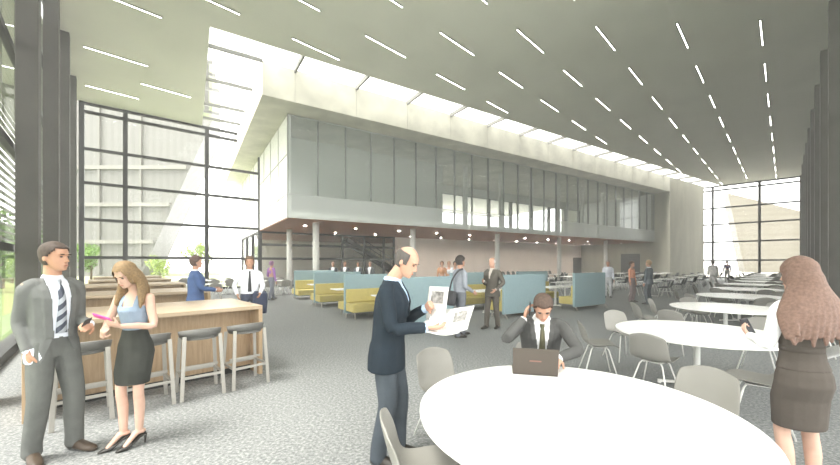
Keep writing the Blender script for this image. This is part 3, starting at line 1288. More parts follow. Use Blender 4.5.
# pale tables and chairs by the left window wall
LP = [(-9.3, 15.4), (-7.6, 18.6), (-10.6, 19.0), (-12.6, 19.6), (-8.9, 21.2)]
for i, (x, y) in enumerate(LP):
    o = copy_tree(sq0)
    o.location = (x, y, 0)
    o.rotation_euler = (0, 0, atan2(U.y, U.x))
    lab = ['small white table behind the man in the white shirt', 'small white table right of the person in purple', 'small white table between the white shirt and the window wall',
           'small white table by the window wall above the far bars', 'small white table just inside the glazed end of the gallery'][i]
    tag(o, lab, 'table', 'small white tables by the window wall')
    for q, (lx, ly) in enumerate([(-0.38, -0.62), (0.38, -0.62), (-0.38, 0.62), (0.38, 0.62)]):
        px_ = x + U.x * lx + W_.x * ly
        py_ = y + U.y * lx + W_.y * ly
        d = W_ * (-1 if ly > 0 else 1)
        put(far0, px_, py_, heading(d.x, d.y) + rnd.uniform(-.25, .25), f'pale grey chair, {side_w[q]} of the {lab.replace("small white table", "table")}'[:110], 'pale chairs by the window wall')


# ---- teal booths
BW = 1.9


def bench_parts(t, side):
    """side=+1: seat on local +Y of the back panel."""
    m = MB()
    m.box(0.03, BW - 0.03, min(side * 0.05, side * 0.62), max(side * 0.05, side * 0.62), 0.20, 0.45)
    m.build('seat', MUSTARD, t, bevel=0.03)
    m = MB()
    m.box(0.03, BW - 0.03, min(side * 0.045, side * 0.14), max(side * 0.045, side * 0.14), 0.452, 0.86)
    m.build('back_cushion', MUSTARD, t, bevel=0.03)
    for x in (0.12, BW - 0.12):
        m = MB()
        m.tube((x, side * 0.55, 0.20), (x, side * 0.58, 0.0), 0.018, 0.014)
        m.build('leg', STEEL, t)


def make_bench(two):
    t = empty('booth_bench')
    m = MB()
    y1 = 0.045 if two else 0.045
    m.prism([(0, -0.045), (BW, -0.045), (BW, y1), (0, y1)], 0.12, 1.30)
    m.build('back_panel', TEAL, t, bevel=0.02)
    bench_parts(t, 1)
    if two:
        bench_parts(t, -1)
    for x in (0.05, BW - 0.05):
        m = MB()
        m.beam((x, -0.03, 0.14), (x, -0.14 if not two else -0.03, 0.0), 0.03, 0.03)
        m.build('leg', STEEL, t)
    return t


def make_booth_table():
    t = empty('booth_table')
    m = MB()
    m.box(-0.75, 0.75, -0.36, 0.36, 0.715, 0.745)
    m.build('tabletop', WHITE_TOP, t, bevel=0.005)
    m = MB()
    m.tube((0, 0, 0.02), (0, 0, 0.715), 0.04, n=14)
    m.build('pedestal', WHITE_METAL, t)
    m = MB()
    m.box(-0.28, 0.28, -0.03, 0.03, 0, 0.025)
    m.box(-0.03, 0.03, -0.28, 0.28, 0, 0.025)
    m.build('base', WHITE_METAL, t)
    return t


b1 = make_bench(False)
b2 = make_bench(True)
bt = make_booth_table()
N0 = V2(-0.72, 8.45)
PIT = 2.55
N1 = V2(2.45, 10.5)
N2 = V2(5.3, 12.25)
BEN = [
    # pos, rotation (0 = seat faces +W_), two-sided, label
    (N0, 0, False, 'teal high back bench right behind the man with the newspaper, back to the camera'),
    (V2(-2.3, 10.75), 0, True, 'double sided teal and mustard booth bench, first in the receding left row'),
    (V2(-4.05, 13.55), 0, True, 'double sided teal and mustard booth bench, second in the receding left row'),
    (V2(-5.75, 16.2), 0, True, 'double sided teal and mustard booth bench at the far end of the left row'),
    (N1, 0, False, 'broad teal high back bench behind the seated man with the laptop, back to the camera'),
    (N1 + W_ * PIT, 1, False, 'mustard and teal bench behind the man with the shoulder bag'),
    (N2, 0, False, 'rightmost teal high back bench, back to the camera'),
    (N2 + W_ * PIT, 1, False, 'mustard and teal bench behind the white booth table at the right'),
]
f1 = f2 = True
for p, rot, two, lab in BEN:
    if two:
        o = b2 if f2 else copy_tree(b2)
        f2 = False
    else:
        o = b1 if f1 else copy_tree(b1)
        f1 = False
    ang = atan2(U.y, U.x)
    if rot:
        p = p + U * BW
        ang += pi
    o.location = (p.x, p.y, 0)
    o.rotation_euler = (0, 0, ang)
    tag(o, lab, 'booth', 'teal and mustard booth seats')
BT = [(V2(-1.5, 9.62) + U * 1.1, 'white booth table mostly hidden behind the man with the newspaper'), (V2(-3.2, 12.15) + U * 1.0, 'white booth table in the middle of the left booth row'),
      (V2(-4.9, 14.9) + U * 1.0, 'white booth table at the far end of the left booth row'), (N1 + W_ * (PIT / 2) + U * 0.68, 'white booth table between the man with the bag and the bald man'),
      (N2 + W_ * (PIT / 2) + U * 0.75, 'white booth table between the two right teal benches')]
for i, (p, lab) in enumerate(BT):
    o = bt if i == 0 else copy_tree(bt)
    o.location = (p.x, p.y, 0)
    o.rotation_euler = (0, 0, atan2(U.y, U.x))
    tag(o, lab, 'table', 'white tables in the booths')

# ---- low rail of stacked dark chairs along the pale back wall
for i in range(16):
    p = gp(18.5 + 0.72 * i, 7.2)
    put(far1, p.x, p.y, heading(-W_.x, -W_.y) + 0.0, f'charcoal chair lined up along the pale wall under the gallery, {ORD[i]} from the left', 'charcoal chairs along the pale wall')

# ================================================================== PEOPLE
SKIN = {'light': (0.52, 0.30, 0.215), 'pale': (0.62, 0.40, 0.31), 'tan': (0.50, 0.28, 0.185)}


def skin_mat(k):
    return mat('skin_' + k, SKIN[k], 0.55, var=0.05, scale=12)


def cloth(name, col, var=0.10, bump=0.35, scale=9):
    return mat(name, col, 0.85, spec=0.15, var=var, scale=scale, bump=bump, bump_scale=14)


def remesh(mb, voxel, smooth_it, name):
    """Union of all shapes in mb as one closed smooth mesh."""
    me = mb.mesh('tmp')
    o = bpy.data.objects.new('tmp', me)
    COL.objects.link(o)
    md = o.modifiers.new('r', 'REMESH')
    md.mode = 'VOXEL'
    md.voxel_size = voxel
    md.adaptivity = 0.0
    dg = bpy.context.evaluated_depsgraph_get()
    dg.update()
    new = bpy.data.meshes.new_from_object(o.evaluated_get(dg))
    bpy.data.objects.remove(o)
    bpy.data.meshes.remove(me)
    bm = bmesh.new()
    bm.from_mesh(new)
    for _ in range(smooth_it):
        bmesh.ops.smooth_vert(bm, verts=bm.verts, factor=0.5, use_axis_x=True, use_axis_y=True, use_axis_z=True)
    bm.to_mesh(new)
    bm.free()
    new.name = name
    new.polygons.foreach_set('use_smooth', [True] * len(new.polygons))
    return new


def link(me, name, material, parent):
    me.materials.clear()
    me.materials.append(material)
    o = bpy.data.objects.new(name, me)
    COL.objects.link(o)
    o.parent = parent
    return o


def split(me, test):
    """Two meshes: faces whose centre fails test, faces that pass."""
    out = []
    for want in (False, True):
        bm = bmesh.new()
        bm.from_mesh(me)
        kill = [f for f in bm.faces if bool(test(f.calc_center_median())) != want]
        bmesh.ops.delete(bm, geom=kill, context='FACES')
        n = bpy.data.meshes.new(me.name)
        bm.to_mesh(n)
        bm.free()
        n.polygons.foreach_set('use_smooth', [True] * len(n.polygons))
        out.append(n)
    return out


def ik(S, T, a, b, hint):
    d = T - S
    L = min(d.length, (a + b) * 0.999)
    dn = d.normalized()
    x = (a * a - b * b + L * L) / (2 * L)
    h = sqrt(max(0, a * a - x * x))
    hv = Vector(hint)
    hv = hv - dn * hv.dot(dn)
    if hv.length < 1e-4:
        hv = Vector((0, 1, 0))
    hv.normalize()
    return S + dn * x + hv * h, S + dn * L


HEAD = [  # z fraction, half width, front, back
    (-0.02, 0.022, 0.068, 0.02), (0.02, 0.036, 0.084, -0.005), (0.10, 0.050, 0.092, -0.035), (0.20, 0.060, 0.093, -0.062), (0.30, 0.067, 0.092, -0.08),
    (0.42, 0.071, 0.087, -0.094), (0.50, 0.073, 0.086, -0.100), (0.60, 0.075, 0.091, -0.104), (0.72, 0.074, 0.086, -0.102), (0.84, 0.066, 0.068, -0.088),
    (0.93, 0.049, 0.040, -0.062), (0.98, 0.030, 0.012, -0.036), (1.0, 0.012, -0.005, -0.02)]
HH = 0.232


def head_ring(zf):
    for i in range(len(HEAD) - 1):
        a, b = HEAD[i], HEAD[i + 1]
        if zf <= b[0]:
            t = max(0, (zf - a[0]) / (b[0] - a[0]))
            return [a[j] + (b[j] - a[j]) * t for j in (1, 2, 3)]
    return list(HEAD[-1][1:])


def head_pt(zf, th, off=0.0):
    """Point on the head at height fraction zf and angle th from the front (towards +X)."""
    w, f, b = head_ring(min(max(zf, -0.02), 1.0))
    cy = (f + b) / 2
    ry = (f - b) / 2
    return Vector(((w + off) * sin(th), cy + (ry + off) * cos(th), zf * HH))


def add_head(m, HM):
    rings = []
    for zf, w, f, b in HEAD:
        c = HM @ Vector((0, (f + b) / 2, zf * HH))
        R3 = HM.to_3x3()
        rings.append((c, R3 @ Vector((w, 0, 0)), R3 @ Vector((0, (f - b) / 2, 0))))
    m.loft(rings)
    R3 = HM.to_3x3()
    nose = []
    for zf, y, w, d in [(0.54, 0.082, 0.007, 0.008), (0.46, 0.092, 0.009, 0.010), (0.38, 0.101, 0.012, 0.012), (0.33, 0.104, 0.015, 0.014), (0.30, 0.094, 0.012, 0.010)]:
        nose.append((HM @ Vector((0, y, zf * HH)), R3 @ Vector((w, 0, 0)), R3 @ Vector((0, d, 0))))
    m.loft(nose[::-1])
    for s in (-1, 1):
        m.ellipsoid(HM @ Vector((s * 0.076, -0.012, 0.43 * HH)), 0.010, 0.019, 0.031, 10, 6, R3)
    # brow ridge, lips, chin
    m.ellipsoid(HM @ Vector((0, 0.080, 0.585 * HH)), 0.052, 0.014, 0.009, 10, 6, R3)
    m.ellipsoid(HM @ Vector((0, 0.089, 0.19 * HH)), 0.023, 0.009, 0.010, 10, 6, R3)
    m.ellipsoid(HM @ Vector((0, 0.082, 0.045 * HH)), 0.022, 0.012, 0.012, 10, 6, R3)


def add_hand(m, wrist, fdir, palm_n, s, curl=0.45, scale=1.0):
    """Palm and five fingers; fdir = direction of the hand, palm_n = where the palm faces, s = +1 thumb towards fdir x palm_n."""
    f = Vector(fdir).normalized()
    n = Vector(palm_n)
    n = (n - f * n.dot(f)).normalized()
    side = f.cross(n).normalized() * s      # thumb side
    k = scale
    m.limb([wrist - f * 0.03 * k, wrist + f * 0.01 * k, wrist + f * 0.05 * k, wrist + f * 0.088 * k], [0.026 * k, 0.030 * k, 0.041 * k, 0.038 * k], ref=n, flat=0.42)
    base = wrist + f * 0.088 * k
    for i, (o, ln) in enumerate([(0.029, 0.070), (0.010, 0.079), (-0.010, 0.073), (-0.028, 0.057)]):
        p = base + side * o * k
        pts = [p - f * 0.02 * k]
        d = f.copy()
        a = curl * (0.75 + 0.12 * i)
        pts.append(p)
        for seg, share in enumerate((0.45, 0.31, 0.24)):
            ang = a * (0.6 + 0.5 * seg)
            d = (d * cos(ang) + n * sin(ang)).normalized()
            # keep orthogonal frame turning in the f-n plane
            pts.append(pts[-1] + d * ln * share * k)
            n_new = (n - d * n.dot(d))
            n = n if n_new.length < 0.15 else n
        m.limb(pts, [0.0095 * k, 0.0095 * k, 0.009 * k, 0.008 * k, 0.0068 * k], ref=side)
    tb = wrist + f * 0.03 * k + side * 0.026 * k
    d1 = (f * 0.62 + side * 0.66 + n * 0.3).normalized()
    d2 = (f * 0.85 + side * 0.25 + n * (0.35 + curl * .4)).normalized()
    m.limb([tb - d1 * 0.015 * k, tb, tb + d1 * 0.034 * k, tb + d1 * 0.034 * k + d2 * 0.028 * k, tb + d1 * 0.034 * k + d2 * 0.05 * k], [0.012 * k, 0.0135 * k, 0.011 * k, 0.0098 * k, 0.0075 * k], ref=n)


def catmull(pts, rad, sub=3):
    P = [Vector(p) for p in pts]
    out, rr = [], []
    N = len(P)
    for i in range(N - 1):
        p0, p1, p2, p3 = P[max(i - 1, 0)], P[i], P[i + 1], P[min(i + 2, N - 1)]
        for k in range(sub):
            t = k / sub
            out.append(0.5 * ((2 * p1) + (p2 - p0) * t + (2 * p0 - 5 * p1 + 4 * p2 - p3) * t * t + (3 * p1 - p0 - 3 * p2 + p3) * t ** 3))
            rr.append(rad[i] + (rad[i + 1] - rad[i]) * t)
    out.append(P[-1])
    rr.append(rad[-1])
    return out, rr


def human(label, x, y, head_to, H=1.78, sex='m', pelvis=(0, 0, 0.95), lean=0.0, twist=0.0, side=0.0, head_yaw=0.0, head_pitch=0.0, head_fwd=0.0,
          LH=None, RH=None, LE=(-0.3, -1, -0.3), RE=(0.3, -1, -0.3), LF=(-0.10, 0.0), RF=(0.10, 0.0), Lyaw=0.15, Ryaw=-0.15, LK=(-0.15, 1, 0), RK=(0.15, 1, 0), Lankle=0.09, Rankle=0.09,
          Lhand=None, Rhand=None, skin='light', hair='short', hair_col=(0.06, 0.04, 0.03), top='suit', top_col=(0.2, 0.2, 0.2), leg='trousers', leg_col=(0.2, 0.2, 0.2),
          shirt_col=(0.8, 0.82, 0.85), tie=None, vneck=(1.12, 0.01, 0.07), jacket_low=0.80, shoe_col=(0.04, 0.035, 0.03), lod=0.0065, build=1.0, heel=0.0, group=None, hem=0.55,
          open_w=None, sleeve=None, skirt_col=None):
    """One person at plan point x, y facing head_to. Local frame: +Y forward, +X to the person's right."""
    s = H / 1.78
    root = empty('person', (x, y, 0), heading(*head_to))
    tag(root, label, 'person', group)
    far = lod > 0.009
    PV = Vector(pelvis)
    fem = sex == 'f'

    # torso transform: rest coordinates (pelvis at z 0.95) -> local
    def T(p):
        p = Vector(p)
        k = min(1, max(0, (p.z - 0.95) / 0.45)) if p.z > 0.95 else 0
        a = lean * (0.45 + 0.55 * k) if p.z > 0.95 else lean * 0.25
        q = p - Vector((0, 0, 0.95))
        q = Matrix.Rotation(twist * k, 3, 'Z') @ q
        q = Matrix.Rotation(-a, 3, 'X') @ q
        q = Matrix.Rotation(side * k, 3, 'Y') @ q
        return q + PV

    def TR(z):
        k = min(1, max(0, (z - 0.95) / 0.45))
        a = lean * (0.45 + 0.55 * k) if z > 0.95 else lean * 0.25
        return Matrix.Rotation(side * k, 3, 'Y') @ Matrix.Rotation(-a, 3, 'X') @ Matrix.Rotation(twist * k, 3, 'Z')

    def torso(m, rows):
        rings = []
        for z, w, d, yo in rows:
            R = TR(z)
            rings.append((T((0, yo, z)), R @ Vector((w * build, 0, 0)), R @ Vector((0, d * build, 0))))
        m.loft(rings)

    sh_w = 0.178 if not fem else 0.155
    SL = T((-sh_w * build, -0.012, 1.418))
    SR = T((sh_w * build, -0.012, 1.418))
    HL, HR = PV + Vector((-0.086 * build, 0, -0.03)), PV + Vector((0.086 * build, 0, -0.03))
    LHt = Vector(LH) if LH else SL + Vector((-0.07, 0.06, -0.555))
    RHt = Vector(RH) if RH else SR + Vector((0.07, 0.06, -0.555))
    EL, WL = ik(SL, LHt, 0.295, 0.262, LE)
    ER, WR = ik(SR, RHt, 0.295, 0.262, RE)
    AL = Vector((LF[0], LF[1], Lankle + heel))
    AR = Vector((RF[0], RF[1], Rankle + heel))
    KL, AL = ik(HL, AL, 0.427, 0.410, LK)
    KR, AR = ik(HR, AR, 0.427, 0.410, RK)
    Rn = TR(1.5)
    neck = T((0, -0.012, 1.50))
    hb = T((0, 0.012 + head_fwd, 1.555))
    HM = Matrix.Translation(hb) @ (Rn @ Matrix.Rotation(head_yaw, 3, 'Z') @ Matrix.Rotation(-head_pitch, 3, 'X')).to_4x4()
    HR3 = HM.to_3x3()

    # ---------------- body: one continuous mesh
    m = MB()
    if fem:
        torso(m, [(0.87, 0.130, 0.092, -0.01), (0.93, 0.150, 0.10, -0.01), (1.02, 0.125, 0.085, 0), (1.10, 0.105, 0.078, 0), (1.20, 0.120, 0.09, 0.005), (1.30, 0.135, 0.10, 0.012), (1.39, 0.14, 0.078, 0), (1.445, 0.09, 0.055, -0.01), (1.475, 0.05, 0.047, -0.012)])
    else:
        torso(m, [(0.885, 0.125, 0.09, -0.01), (0.93, 0.145, 0.10, -0.01), (1.05, 0.130, 0.095, 0), (1.15, 0.132, 0.095, 0), (1.28, 0.150, 0.105, 0.01), (1.40, 0.155, 0.085, 0), (1.455, 0.10, 0.065, -0.01), (1.485, 0.06, 0.055, -0.012)])
    nr = 0.049 if fem else 0.058
    m.limb([T((0, -0.018, 1.42)), neck, hb + HR3 @ Vector((0, -0.015, 0.05))], [nr * 1.15, nr, nr * 0.95], ref=(0, 1, 0))
    add_head(m, HM)
    ar = (0.046, 0.040, 0.034, 0.031, 0.022) if fem else (0.05, 0.044, 0.038, 0.034, 0.025)
    for S, E, Wp in ((SL, EL, WL), (SR, ER, WR)):
        pts, rr = catmull([S, (S + E) / 2, E, (E + Wp) / 2, Wp], ar)
        m.limb(pts, rr)
    for side_s, Wp, E, Hn in ((-1, WL, EL, Lhand), (1, WR, ER, Rhand)):
        hn = Hn or {}
        f = Vector(hn.get('dir', (Wp - E).normalized()))
        pn = Vector(hn.get('palm', (-side_s, 0.1, 0)))
        th = hn.get('thumb', None)
        if th is None:
            # thumb towards +Y (front) by default
            cs = f.normalized().cross(pn)
            sg = 1 if cs.dot(Vector((0, 1, 0.25))) > 0 else -1
        else:
            cs = f.normalized().cross(pn)
            sg = 1 if cs.dot(Vector(th)) > 0 else -1
        add_hand(m, Wp, f, pn, sg, hn.get('curl', 0.4), 0.92 if fem else 1.02)
    lr = (0.074, 0.066, 0.050, 0.051, 0.035) if fem else (0.075, 0.068, 0.052, 0.048, 0.038)
    lr = tuple(r * min(1.0, build) for r in lr)
    for Hp, K, An, yaw in ((HL, KL, AL, Lyaw), (HR, KR, AR, Ryaw)):
        calf = (K * 0.6 + An * 0.4) + Vector((0, -0.012, 0))
        pts, rr = catmull([Hp, (Hp + K) / 2, K, calf, An], lr)
        m.limb(pts, rr)
        # foot
        fd = Vector((-sin(yaw), cos(yaw), 0))
        toe = Vector((An.x, An.y, 0.03)) + fd * (0.135 if heel == 0 else 0.125)
        m.limb([An - Vector((0, 0, 0.03)) - fd * 0.03, An + fd * 0.03 - Vector((0, 0, 0.03)), toe], [0.032, 0.034, 0.022], ref=(0, 0, 1), flat=0.8)
    body = link(remesh(m, lod, 2, 'body'), 'body', skin_mat(skin), root)

    # ---------------- face
    if not far:
        for sx in (-1, 1):
            e = MB()
            e.ellipsoid(HM @ Vector((sx * 0.031, 0.081, 0.495 * HH)), 0.013, 0.006, 0.0065, 10, 6, HR3)
            e.build('eye', mat('eye_dark', (0.06, 0.045, 0.04), 0.3), root, smooth=True)
            e = MB()
            e.ellipsoid(HM @ Vector((sx * 0.032, 0.089, 0.585 * HH)), 0.021, 0.007, 0.0045, 10, 6, HR3)
            e.build('eyebrow', mat('brow_%d' % int(hair_col[0] * 1000), tuple(c * 0.7 for c in hair_col), 0.9), root, smooth=True)
        e = MB()
        e.ellipsoid(HM @ Vector((0, 0.0955, 0.19 * HH)), 0.021, 0.005, 0.0055, 10, 6, HR3)
        e.build('mouth', mat('lip_' + skin, tuple(c * f for c, f in zip(SKIN[skin], (0.8, 0.55, 0.55))), 0.5), root, smooth=True)

    # ---------------- hair
    hm = mat('hair_%d_%d_%d' % tuple(int(c * 1000) for c in hair_col), hair_col, 0.6, var=0.25, scale=60, bump=0.3, bump_scale=200)
    if hair != 'none':
        NA, NZ = 40, 24
        off = 0.011 if hair in ('short', 'bald', 'crop') else 0.016
        if hair == 'crop':
            off = 0.004
        if hair == 'bald':
            off = 0.003

        def keep(th, zf):
            a = abs(th)
            if hair == 'bald':
                return 0.22 < zf < 0.78 and a > 1.2 and not (zf < 0.40 and a < 1.85)
            if hair in ('short', 'crop'):
                if a < 0.75:
                    return zf > 0.80
                if a < 1.35:
                    return zf > 0.80 - (a - 0.75) * 0.45
                if a < 1.65:
                    return zf > 0.47
                return zf > 0.20
            if a < 0.5:
                return zf > 0.82
            if a < 1.1:
                return zf > 0.82 - (a - 0.5) * 0.95
            return zf > -0.02
        hmb = MB()
        vs = []
        for i in range(NZ + 1):
            zf = -0.02 + 1.02 * i / NZ
            for j in range(NA):
                th = -pi + 2 * pi * (j + 0.5) / NA
                p = head_pt(zf, th, off * (1 if zf < 0.97 else 0.9))
                if zf > 0.85:
                    p.z += off * (zf - 0.85) / 0.15
                vs.append(HM @ p)
        fs = []
        for i in range(NZ):
            for j in range(NA):
                j2 = (j + 1) % NA
                th = -pi + 2 * pi * (j + 1.0) / NA
                zf = -0.02 + 1.02 * (i + 0.5) / NZ
                if keep(th if th <= pi else th - 2 * pi, zf):
                    fs.append((i * NA + j, i * NA + j2, (i + 1) * NA + j2, (i + 1) * NA + j))
        if hair != 'bald':
            fs.append(tuple(NZ * NA + j for j in range(NA)))
        hmb.add(vs, fs)
        if hair in ('long', 'longback'):
            # locks falling from the crown to the shoulders and down the back
            ln = 0.38 if hair == 'longback' else 0.24
            bo = 0.05 if hair == 'longback' else 0.0
            bx = 0.09 if hair == 'longback' else 0.0
            for th in [pi + d * 0.2 for d in range(-8, 9)] if hair == 'long' else [pi + d * 0.165 for d in range(-10, 11)]:
                tw = abs(th - pi)
                lk = 1.0 + 0.09 * sin(th * 23.0)
                p0 = HM @ head_pt(0.86, th, -0.012)
                p1 = HM @ head_pt(0.38, th, 0.016)
                q2 = head_pt(0.42, th, 0.022)
                q2.z = 0.05 * HH
                p2 = HM @ q2
                base = Vector((p2.x, p2.y, p2.z))
                if tw < 1.0:
                    dd = Rn @ Vector((sin(th) * (0.03 + bx), -0.02 - bo, -ln * 0.5))
                    de = Rn @ Vector((sin(th) * (0.05 + bx), -0.015 - bo * 1.2, -ln * lk))
                else:
                    dd = Rn @ Vector((sin(th) * (0.02 + bx), 0.01 - bo * 1.6, -ln * 0.5))
                    de = Rn @ Vector((sin(th) * (0.035 + bx), 0.045 - bo * 3.6, -ln * 0.95 * lk))
                hmb.limb(catmull([p0, p1, p2, base + dd, base + de], [0.018, 0.026, 0.029, 0.030, 0.011])[0],
                         catmull([p0, p1, p2, base + dd, base + de], [0.018, 0.026, 0.029, 0.030, 0.011])[1])
        me = hmb.mesh('hair')
        if hair in ('long', 'longback'):
            # close the cap before joining it with the locks
            cap = MB()
            cap.add(vs, [(i * NA + j, i * NA + (j + 1) % NA, (i + 1) * NA + (j + 1) % NA, (i + 1) * NA + j) for i in range(NZ) for j in range(NA)] + [tuple(NZ * NA + j for j in range(NA)), tuple(range(NA))[::-1]])
            bpy.data.meshes.remove(me)
            hmb2 = MB()
            hmb2.add(cap.v, cap.f)
            o_ = len(vs)
            hmb2.add(hmb.v[o_:], [tuple(i - o_ for i in f) for f in hmb.f if min(f) >= o_])
            me = remesh(hmb2, max(lod, 0.007), 5, 'hair')
            inv = HM.inverted()

            def face_open(c):
                q = inv @ c
                zf = q.z / HH
                th = abs(atan2(q.x, q.y))
                if q.y > 0.0 and zf < 0.84 and zf > -0.3:
                    lim = 0.82 if th < 0.5 else 0.82 - (th - 0.5) * 0.95
                    if zf < lim and abs(q.x) < 0.066 and th < 1.15:
                        return True
                return False
            a_, b_ = split(me, face_open)
            me = a_
            hmo = link(me, 'hair', hm, root)
        else:
            me.polygons.foreach_set('use_smooth', [True] * len(me.polygons))
            hmo = link(me, 'hair', hm, root)
            sd = hmo.modifiers.new('t', 'SOLIDIFY')
            sd.thickness = off + 0.004
            sd.offset = -1

    # ---------------- legs
    cv = max(lod * 1.25, 0.008)
    if leg == 'trousers':
        m = MB()
        torso(m, [(0.835, 0.150, 0.105, -0.012), (0.93, 0.165, 0.122, -0.012), (1.0, 0.155, 0.115, -0.004), (1.06, 0.150, 0.112, 0)])
        for Hp, K, An in ((HL, KL, AL), (HR, KR, AR)):
            low = An + Vector((0, -0.01, -0.035))
            mid = (K * 0.5 + An * 0.5) + Vector((0, -0.008, 0))
            pts, rr = catmull([Hp + Vector((0, 0, 0.04)), (Hp + K) / 2, K, mid, An + Vector((0, -0.005, 0.06)), low], [0.088, 0.084, 0.072, 0.067, 0.062, 0.064])
            m.limb(pts, rr, flat=1.08)
        link(remesh(m, cv, 4, 'trousers'), 'trousers', cloth('trousers_%d_%d' % (int(leg_col[0] * 999), int(leg_col[2] * 999)), leg_col), root)
    else:
        m = MB()
        midx = (KL + KR) / 2
        rows = [(1.10, 0.118, 0.088, 0.0), (1.02, 0.140, 0.102, -0.005), (0.94, 0.172, 0.124, -0.012), (0.86, 0.184, 0.128, -0.014), (0.75, 0.182, 0.126, -0.006), (hem + 0.02, 0.170, 0.118, 0.0), (hem, 0.167, 0.115, 0.0)]
        rings = []
        for z, w, d, yo in rows:
            c = T((0, yo, z)) if z > 0.8 else Vector((PV.x * .5 + midx.x * .5, (PV.y + midx.y) / 2 + yo, z))
            rings.append((c, Vector((w * build, 0, 0)), Vector((0, d * build, 0))))
        m.loft(rings[::-1])
        link(remesh(m, cv, 3, 'skirt'), 'skirt', cloth('skirt_%d' % int((skirt_col or leg_col)[0] * 999), skirt_col or leg_col, 0.06, 0.2), root)

    # ---------------- shoes
    for An, yaw in ((AL, Lyaw), (AR, Ryaw)):
        fd = Vector((-sin(yaw), cos(yaw), 0))
        sd_ = Vector((cos(yaw), sin(yaw), 0))
        m = MB()
        g0 = Vector((An.x, An.y, An.z - Lankle - heel))
        if heel > 0:
            hz = heel
            rings = [(g0 - fd * 0.05 + Vector((0, 0, hz + 0.028)), sd_ * 0.024, Vector((0, 0, 0.026))), (g0 - fd * 0.0 + Vector((0, 0, hz + 0.012)), sd_ * 0.030, Vector((0, 0, 0.018))),
                     (g0 + fd * 0.06 + Vector((0, 0, hz * 0.45 + 0.012)), sd_ * 0.036, Vector((0, 0, 0.016))), (g0 + fd * 0.11 + Vector((0, 0, 0.022)), sd_ * 0.041, Vector((0, 0, 0.022))),
                     (g0 + fd * 0.16 + Vector((0, 0, 0.018)), sd_ * 0.032, Vector((0, 0, 0.016))), (g0 + fd * 0.195 + Vector((0, 0, 0.012)), sd_ * 0.012, Vector((0, 0, 0.009)))]
            m.loft(rings)
            m.tube(g0 - fd * 0.055 + Vector((0, 0, hz + 0.02)), g0 - fd * 0.05, 0.014, 0.006)
        else:
            rings = [(g0 - fd * 0.075 + Vector((0, 0, 0.045)), sd_ * 0.026, Vector((0, 0, 0.040))), (g0 - fd * 0.05 + Vector((0, 0, 0.052)), sd_ * 0.040, Vector((0, 0, 0.050))),
                     (g0 + Vector((0, 0, 0.055)), sd_ * 0.043, Vector((0, 0, 0.054))), (g0 + fd * 0.06 + Vector((0, 0, 0.042)), sd_ * 0.043, Vector((0, 0, 0.042))),
                     (g0 + fd * 0.12 + Vector((0, 0, 0.031)), sd_ * 0.048, Vector((0, 0, 0.031))), (g0 + fd * 0.18 + Vector((0, 0, 0.024)), sd_ * 0.040, Vector((0, 0, 0.024))),
                     (g0 + fd * 0.215 + Vector((0, 0, 0.018)), sd_ * 0.020, Vector((0, 0, 0.015)))]
            m.loft(rings)
        m.build('shoe', mat('shoe_%d' % int(shoe_col[0] * 999), shoe_col, 0.35), root, smooth=True, fix=True)

    # ---------------- top
    tc = cloth('top_%d_%d_%d' % tuple(int(c * 999) for c in top_col), top_col)
    sc_ = cloth('shirt_%d_%d' % (int(shirt_col[0] * 999), int(shirt_col[2] * 999)), shirt_col, 0.03, 0.2)
    slv = sleeve or ('long' if top in ('suit', 'shirt', 'jumper') else 'none')
    m = MB()
    if top == 'suit':
        rows = [(1.0, 0.172, 0.132, 0), (1.1, 0.168, 0.130, 0), (1.22, 0.178, 0.138, 0.005), (1.33, 0.190, 0.138, 0.006), (1.40, 0.184, 0.112, 0), (1.45, 0.140, 0.086, -0.01), (1.485, 0.082, 0.076, -0.014), (1.52, 0.068, 0.068, -0.016)]
        if jacket_low < 0.95:
            rows = [(jacket_low, 0.205, 0.152, -0.006), ((jacket_low + 0.95) / 2, 0.200, 0.150, -0.008), (0.95, 0.188, 0.142, -0.004)] + rows
    elif top == 'shirt':
        rows = [(0.98, 0.160, 0.120, 0), (1.05, 0.158, 0.120, 0), (1.2, 0.165, 0.126, 0.004), (1.32, 0.175, 0.128, 0.006), (1.40, 0.178, 0.105, 0), (1.445, 0.125, 0.08, -0.01), (1.48, 0.078, 0.072, -0.013), (1.51, 0.064, 0.064, -0.015)]
    else:   # sleeveless or blouse, fitted
        rows = [(1.03, 0.112, 0.078, 0), (1.06, 0.115, 0.084, 0), (1.10, 0.114, 0.088, 0), (1.2, 0.130, 0.104, 0.008), (1.29, 0.145, 0.118, 0.018), (1.37, 0.148, 0.092, 0.004), (1.42, 0.125, 0.068, -0.006), (1.445, 0.085, 0.06, -0.012)]
    torso(m, rows)
    if slv == 'long':
        sr = (0.062, 0.059, 0.053, 0.048, 0.043) if top == 'suit' else (0.064, 0.056, 0.050, 0.045, 0.038)
        if fem:
            sr = tuple(r * 0.9 for r in sr)
        sr = tuple(r * min(1.0, build) for r in sr)
        for S, E, Wp in ((SL, EL, WL), (SR, ER, WR)):
            We = E + (Wp - E) * 0.95
            S_in = S + (neck - S) * 0.38
            pts, rr = catmull([S_in, S + (E - S) * 0.06, (S + E) / 2, E, (E + We) / 2, We], (sr[0] * 0.85,) + sr)
            m.limb(pts, rr)
    elif slv == 'short':
        for S, E in ((SL, EL), (SR, ER)):
            m.limb([S, S + (E - S) * 0.6], [0.066, 0.058])
    me = remesh(m, cv, 4, 'top')

    # back to rest coordinates for the cut lines
    def rest(c):
        q = c - PV
        best = None
        z = 0.95 + q.z
        for _ in range(4):
            R = TR(min(max(z, 0.8), 1.55))
            r = R.inverted() @ q
            z = 0.95 + r.z
        return Vector((r.x, r.y, z))
